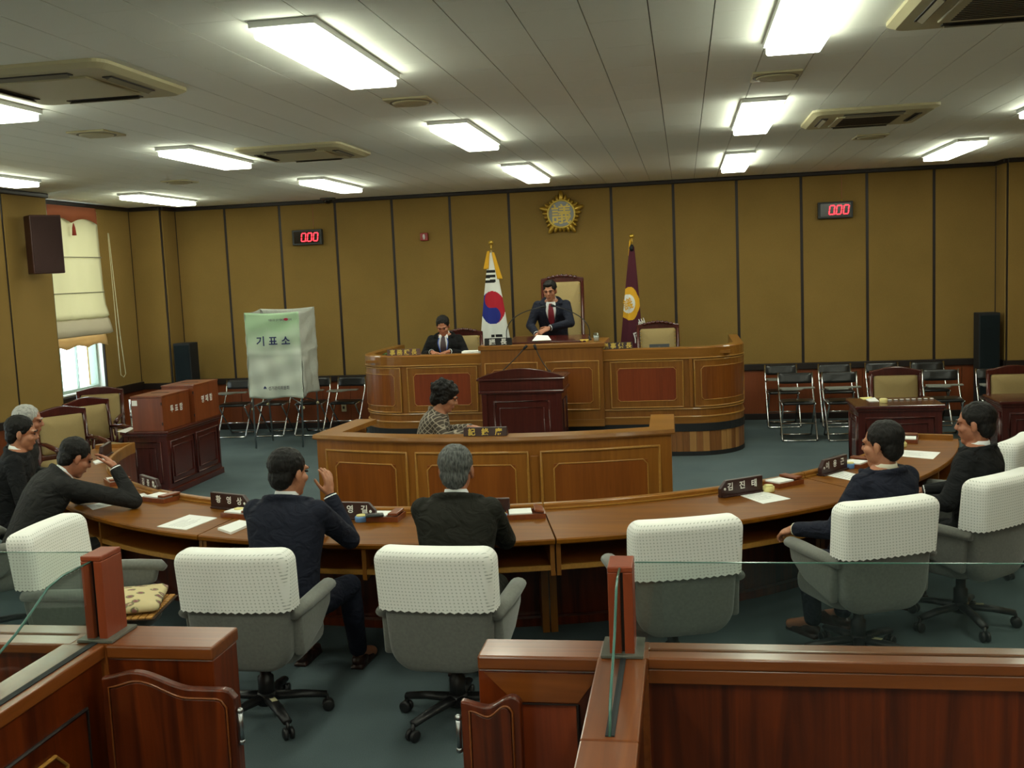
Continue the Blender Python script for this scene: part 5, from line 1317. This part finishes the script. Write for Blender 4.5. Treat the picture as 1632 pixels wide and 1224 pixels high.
def person(label, loc, rz, z0=0, hip=.50, lean=10, head=(10, 0, 0), neck=0, arms=None, coat=None, hair='short', hmat=None, skin=None, legs='sit', front=False, tie=None, scale=1.0,
           trousers=None, collar=True, female=False, knee_out=.12, group='council members and staff', shirt=None, foot=.40, hs=1.0, lanyard=False):
    t = thing('person', label, 'person', (loc[0], loc[1], z0), rz, group)
    t.scale = (scale,)*3
    skin = skin or skin_a; hmat = hmat or hair_black; coat = coat or suit_black
    wk = .9 if female else 1.0
    # spine
    SP = [Vector((0, 0, hip+.02))]; AN = []; n = 10; Lt = .54*(.95 if female else 1)
    for i in range(n):
        a = rad(lean)*(.55+.9*i/n); AN.append(a); SP.append(SP[-1]+Vector((0, sin(a), cos(a)))*Lt/n)
    AN.append(AN[-1])
    def sp(u):
        x = max(0, min(1.08, u))*n; i = min(n-1, int(x)); return SP[i]+(SP[i+1]-SP[i])*(x-i), AN[min(n, i)]
    RG = [(-.10, .175, .13), (.0, .180, .132), (.2, .168, .118), (.42, .172, .118), (.62, .190, .126), (.8, .204, .124), (.9, .198, .108), (.97, .15, .09), (1.02, .095, .075), (1.06, .062, .06)]
    def tp(u, ang, k=1.0, out=0):
        for j in range(len(RG)-1):
            if RG[j][0] <= u <= RG[j+1][0]: break
        a_, b_ = RG[j], RG[j+1]; f = (u-a_[0])/(b_[0]-a_[0]); f = max(0, min(1, f)); rx, ry = a_[1]+(b_[1]-a_[1])*f, a_[2]+(b_[2]-a_[2])*f
        c, a = sp(max(0, u)) if u >= 0 else (SP[0]+Vector((0, 0, u*Lt)), AN[0])
        rx, ry = rx*k*wk+out, ry*k+out; cx, cy = cos(ang), sin(ang)
        ex = 2/2.5; px = rx*abs(cx)**ex*(1 if cx > 0 else -1); py = ry*abs(cy)**ex*(1 if cy > 0 else -1)
        return c+Vector((px, py*cos(a), -py*sin(a)))
    def torso(m_, k, us):
        seg = 24; vs = [tp(u, 2*pi*j/seg, k) for u in us for j in range(seg)]; fs = []
        for i in range(len(us)-1):
            for j in range(seg): fs.append((i*seg+j, i*seg+(j+1) % seg, (i+1)*seg+(j+1) % seg, (i+1)*seg+j))
        fs += [tuple(range(seg))[::-1], tuple((len(us)-1)*seg+j for j in range(seg))]
        m_.add(vs, fs)
    us = [r[0] for r in RG]
    # head frame
    nb, na = sp(1.0)
    hp, hy, hr = [rad(v) for v in head]
    HM = Matrix.Rotation(-hy, 3, 'Z') @ Matrix.Rotation(-hp, 3, 'X') @ Matrix.Rotation(hr, 3, 'Y')
    nd = Vector((0, sin(na+rad(neck)), cos(na+rad(neck)))); HC_ = nb+nd*.055+HM @ Vector((0, .012, .08))
    h = lambda x, y, z: HC_+HM @ Vector((x*hs, y*hs, z*hs))
    # ---- body: one continuous surface
    B = MB(); torso(B, .86, us)
    capsule(B, nb-nd*.03, .058*wk, h(0, -.018, -.04), .052*wk)
    B.sphere(h(0, -.012, .035), (.072*hs, .092*hs, .084*hs), 20, 14, HM)
    B.sphere(h(0, .022, -.03), (.060*hs, .070*hs, .082*hs), 18, 12, HM)
    B.sphere(h(0, .056, -.088), (.034*hs, .030*hs, .024*hs), 12, 8, HM)
    for s in (-1, 1):
        B.sphere(h(s*.037, .055, -.018), (.026*hs, .030*hs, .024*hs), 10, 8, HM)
        B.sphere(h(s*.078, -.010, .0), (.009*hs, .019*hs, .030*hs), 10, 8, HM); B.sphere(h(s*.076, -.004, -.022), (.010*hs, .012*hs, .016*hs), 8, 6, HM)
        capsule(B, h(s*.045, .072, .032), .011, h(s*.012, .083, .030), .012, 8)
    capsule(B, h(0, .084, .024), .009, h(0, .103, -.012), .0125, 8); B.sphere(h(0, .098, -.016), (.019*hs, .013*hs, .010*hs), 10, 6, HM)
    B.sphere(h(0, .082, -.047), (.024*hs, .014*hs, .008*hs), 10, 6, HM); B.sphere(h(0, .080, -.058), (.021*hs, .014*hs, .008*hs), 10, 6, HM)
    sh = {}; arms = arms or {}
    for s, nm in ((-1, 'L'), (1, 'R')):
        c, a = sp(.885); S0 = c+Vector((s*.172*wk, 0, 0)); sh[nm] = S0
        e, w_, hd, pn, cu = arms.get(nm, ((s*.26, .12, hip+.22), (s*.16, .36, hip+.20), (0, 1, 0), (0, 0, -1), .4))
        e, w_ = Vector(e), Vector(w_)
        limb(B, [S0, e, w_], [.045, .036, .026]); hand(B, w_+(w_-e).normalized()*.015, hd, pn, s, cu, sc=.92 if female else 1.0)
    if legs == 'sit': J = [((s*.09, .03, hip), (s*knee_out, .43, hip-.01), (s*knee_out, foot, .09), (s*(knee_out+.02), foot+.16, .035)) for s in (-1, 1)]
    else: J = [((s*.09, 0, hip), (s*.10, .03, hip*.52), (s*.11, -.01, .09), (s*.13, .15, .035)) for s in (-1, 1)]
    for a_, k_, f_, t_ in J: limb(B, [a_, k_, f_, t_], [.075, .052, .038, .03])
    rem(B.build('body', skin, t, True), .0065, 2, .4)
    # ---- clothing
    Jk = MB(); torso(Jk, 1.04, us[:-1])
    for s, nm in ((-1, 'L'), (1, 'R')):
        e, w_ = [Vector(v) for v in (arms[nm][:2] if nm in arms else ((s*.26, .12, hip+.22), (s*.16, .36, hip+.20)))]
        S0 = sh[nm]; w2 = w_+(e-w_).normalized()*.012
        Jk.sphere(S0+Vector((s*.004, 0, -.008)), (.062, .068, .062), 12, 8)
        limb(Jk, [S0, mixv(S0, e, .5), e, mixv(e, w2, .5), w2], [v*wk for v in (.070, .062, .056, .050, .043)])
    cl = [tp(.985+.045*(-sin(a)*.5+.5), a, 1.0, .012) for a in [-pi/2-2.35+4.7*i/18 for i in range(19)]]
    Jk.tube(cl, .017, 8)
    if legs == 'sit':
        for s in (-1, 1): capsule(Jk, (s*.08, .0, hip+.02), .105, (s*.09, .12, hip+.03), .09)
    jk = rem(Jk.build('jacket', coat, t, True), .009, 3, .5)
    Tr = MB(); Tr.sphere((0, 0, hip), (.165*wk, .125, .11), 16, 10)
    for a_, k_, f_, t_ in J: limb(Tr, [a_, mixv(a_, k_, .5), k_, mixv(k_, f_, .5), (f_[0], f_[1], f_[2]+.02)], [.095*wk, .085, .068, .062, .052])
    rem(Tr.build('trousers', trousers or coat, t, True), .012, 3)
    for a_, k_, f_, t_ in J:
        Sx = MB(); f_ = Vector(f_)
        Sx.sphere(f_+Vector((0, .02, -.045)), (.044, .075, .042), 12, 8); Sx.sphere(f_+Vector((0, .12, -.055)), (.046, .10, .034), 12, 8); Sx.bb(f_+Vector((-.04, -.05, -.09)), f_+Vector((.04, .19, -.074)))
        rem(Sx.build('shoe', shoe_m, t, True), .008, 3)
    if collar:
        C1 = MB(); ring = []
        for rr, dz in ((.062, -.02), (.064, .012), (.060, .034), (.056, .034), (.058, -.02)):
            ring.append([nb+nd*dz+HM.to_4x4().to_3x3() @ Vector((0, 0, 0))+Vector((cos(2*pi*j/20)*rr*wk, sin(2*pi*j/20)*rr*cos(na), -sin(2*pi*j/20)*rr*sin(na)+(.012 if sin(2*pi*j/20) < 0 else -.012*sin(2*pi*j/20)))) for j in range(20)])
        vs = [v for r_ in ring for v in r_]; fs = [(i*20+j, i*20+(j+1) % 20, ((i+1) % 5)*20+(j+1) % 20, ((i+1) % 5)*20+j) for i in range(5) for j in range(20)]
        C1.add(vs, fs).build('shirt_collar', shirt or shirt_w, t, True)
        for s, nm in ((-1, 'L'), (1, 'R')):
            if nm in arms:
                e, w_ = Vector(arms[nm][0]), Vector(arms[nm][1]); d = (w_-e).normalized()
                MB().tube([w_-d*.03, w_+d*.012, w_+d*.012, w_-d*.0], [.036, .037, .031, .030], 16, cap=False).build('shirt_cuff', shirt or shirt_w, t, True)
    def patch(name, u0, u1, hw, out, mat, n_=14, m2=8):
        vs = []; fs = []
        for i in range(n_+1):
            u = u0+(u1-u0)*i/n_
            for j in range(m2+1): vs.append(tp(u, pi/2+hw(i/n_)*(1-2*j/m2), 1.04, out))
        for i in range(n_):
            for j in range(m2): a = i*(m2+1)+j; fs.append((a, a+1, a+m2+2, a+m2+1))
        o = MB().add(vs, fs).build(name, mat, t, True); s_ = o.modifiers.new('solid', 'SOLIDIFY'); s_.thickness = .004; return o
    if front:
        patch('shirt_front', .45, 1.055, lambda v: (.02+.27*v**.8)*(1 if v < .85 else 1+(v-.85)*9), .006, shirt or shirt_w)
        patch('tie', .38, 1.03, lambda v: (.15-.07*v) if v < .9 else .11, .013, tie or tie_red)
        for s in (-1, 1):
            vs = []; fs = []
            for i in range(13):
                v = i/12; u = .44+.54*v; a0 = .02+.27*v**.8; wd = .18*sin(pi*min(1, v*.9+.08))+.03
                for j in range(4): vs.append(tp(u, pi/2+s*(a0+wd*j/3-.02), 1.04, .016-.004*j/3))
            for i in range(12):
                for j in range(3): a = i*4+j; fs.append((a, a+1, a+5, a+4))
            o = MB().add(vs, fs).build('lapel', coat, t, True); s_ = o.modifiers.new('solid', 'SOLIDIFY'); s_.thickness = .005
        if lanyard:
            for s in (-1, 1): MB().tube([tp(1.0-.55*v, pi/2+s*(.26*(1-v)), 1.04, .019) for v in [i/10 for i in range(11)]], .005, 6).build('lanyard', lanyard_m, t, True)
    # ---- hair and face
    Hr = MB()
    Hr.sphere(h(0, -.026, .050), (.085*hs, .097*hs, .085*hs), 20, 14, HM)
    Hr.sphere(h(0, -.056, -.008), (.071*hs, .053*hs, .075*hs), 16, 10, HM)
    for s in (-1, 1): Hr.sphere(h(s*.066, -.004, .038), (.015*hs, .036*hs, .034*hs), 10, 8, HM)
    if hair == 'fringe': Hr.sphere(h(.01, .035, .095), (.060*hs, .045*hs, .030*hs), 14, 8, HM)
    if hair == 'full':
        Hr.sphere(h(0, -.03, .055), (.100*hs, .112*hs, .095*hs), 20, 12, HM); Hr.sphere(h(0, -.075, -.02), (.075*hs, .05*hs, .075*hs), 16, 10, HM); Hr.sphere(h(0, .045, .080), (.070*hs, .045*hs, .035*hs), 14, 8, HM)
        for s in (-1, 1): Hr.sphere(h(s*.078, -.008, .005), (.022*hs, .04*hs, .06*hs), 10, 8, HM)
        rr = random.Random(4)
        for k in range(26):
            a, e = rr.uniform(0, 2*pi), rr.uniform(-.1, 1.3); Hr.sphere(h(.095*cos(a)*cos(e), -.03+.105*sin(a)*cos(e)-(.03 if sin(a) > 0 and e < .5 else 0), .055+.088*sin(e)), .022, 8, 6)
    ho = rem(Hr.build('hair', hmat, t, True), .006, 2, .4); dm = ho.modifiers.new('tufts', 'DISPLACE'); dm.texture = hair_tex; dm.strength = .016 if hair == 'full' else .011; dm.mid_level = .5
    if hair == 'never': MB().sphere(h(0, -.055, .122), (.026*hs, .03*hs, .010*hs), 12, 6, HM).build('crown_patch', skin, t, True)
    for s in (-1, 1):
        MB().sphere(h(s*.030, .084, .013), (.013*hs, .006*hs, .0055*hs), 10, 6, HM).build('eye', eye_m, t, True)
        capsule(MB(), h(s*.046, .082, .034), .0045, h(s*.016, .093, .035), .005, 6).build('eyebrow', hmat, t, True)
    MB().sphere(h(0, .0915, -.052), (.020*hs, .005*hs, .005*hs), 10, 6, HM).build('mouth', lip_m, t, True)
    return t
DN = (0, 0, -1)
person('dark-haired man seen from behind, raising his right hand', (-2.07, 4.97), rad(-4), lean=9, head=(8, 22, 0), coat=suit_navy, hmat=hair_black, skin=skin_b, hs=1.06, foot=.50, knee_out=.17,
       arms={'R': ((.22, .36, .775), (.115, .38, 1.0), (-.05, .05, 1), (-1, .25, 0), .35), 'L': ((-.22, .30, .775), (-.14, .50, .765), (.6, .8, 0), DN, .3)})
person('grey-haired man seen from behind at the middle desk section', (-1.165, 4.99), rad(0), lean=9, head=(4, 0, 0), coat=suit_olive, hair='bald', hmat=hair_grey, hs=1.06,
       arms={'R': ((.20, .32, .775), (.08, .52, .765), (-.9, .4, 0), DN, .3), 'L': ((-.20, .32, .775), (-.08, .52, .765), (.9, .4, 0), DN, .3)})
person('man in navy suit on the right resting his left arm on the chair arm', (1.03, 5.82), rad(38), hip=.47, lean=-3, head=(6, -16, 0), coat=suit_navy, skin=skin_b, hs=1.05, shirt=plain('shirt_cream', S(226, 220, 200), .8),
       arms={'L': ((-.33, .02, .74), (-.36, .27, .70), (-.1, 1, -.35), (.3, 0, -1), .6), 'R': ((.26, .15, .72), (.12, .34, .66), (-.6, .7, -.2), DN, .4)})
person('rightmost man in black suit turned toward the curved desk', (1.69, 6.47), rad(56), hip=.47, lean=-1, head=(6, -8, 0), coat=suit_black, hs=1.04,
       arms={'L': ((-.30, .06, .74), (-.20, .32, .70), (.3, .9, -.2), DN, .4), 'R': ((.26, .12, .74), (.14, .36, .70), (-.4, .8, 0), DN, .4)})
person('man at left bowing his head and rubbing his brow', (-4.26, 5.98), rad(-44), lean=32, head=(30, -4, 0), coat=suit_char, hmat=hair_black, neck=10, hs=1.04,
       arms={'R': ((.21, .66, .775), (.105, .59, .985), (-.6, -.36, .65), (-.6, -.7, .0), .35), 'L': ((-.24, .42, .775), (-.02, .56, .80), (.9, .3, .1), DN, .4)})
person('dark-haired man in profile at the far left', (-4.93, 6.82), rad(-62), hip=.47, lean=9, head=(12, 0, 0), coat=suit_black, skin=skin_b, hs=1.05)
person('white-haired man half hidden at the far left', (-5.37, 7.5), rad(-62), hip=.47, lean=12, head=(10, 0, 0), coat=suit_char, hmat=hair_white, hs=1.05)
person('woman recorder in checked jacket typing in the enclosure', (-2.16, 8.33), rad(-78), hip=.53, lean=15, head=(22, 0, 0), coat=check_m, hair='full', female=True, skin=skin_b, collar=False, trousers=suit_black, hs=1.0,
       arms={'R': ((.22, .16, .86), (.10, .38, .895), (-.1, 1, -.15), DN, .45), 'L': ((-.22, .18, .86), (-.08, .39, .895), (.1, 1, -.15), DN, .45)})
person('clerk seated at the bench reading, blue lanyard round his neck', (-2.985, 12.86), pi, .375, lean=10, head=(30, -4, 3), coat=suit_black, front=True, tie=tie_dark, lanyard=True,
       arms={'R': ((.27, .12, .80), (.12, .34, .86), (-.5, .8, 0), DN, .3), 'L': ((-.27, .12, .80), (-.12, .34, .86), (.5, .8, 0), DN, .3)})
person('chairman standing and leaning over his desk with a red tie', (-1.615, 12.92), pi, .375, hip=.90, lean=20, head=(16, 6, 2), coat=suit_navy, legs='stand', front=True, tie=tie_red, skin=skin_b, hair='fringe', neck=-8,
       arms={'R': ((.27, .20, 1.14), (.17, .40, 1.05), (-.1, .6, -.7), (-.6, -.5, 0), .5), 'L': ((-.24, .30, 1.16), (-.02, .46, 1.12), (.85, .25, -.3), (0, -.6, -.8), .25)})
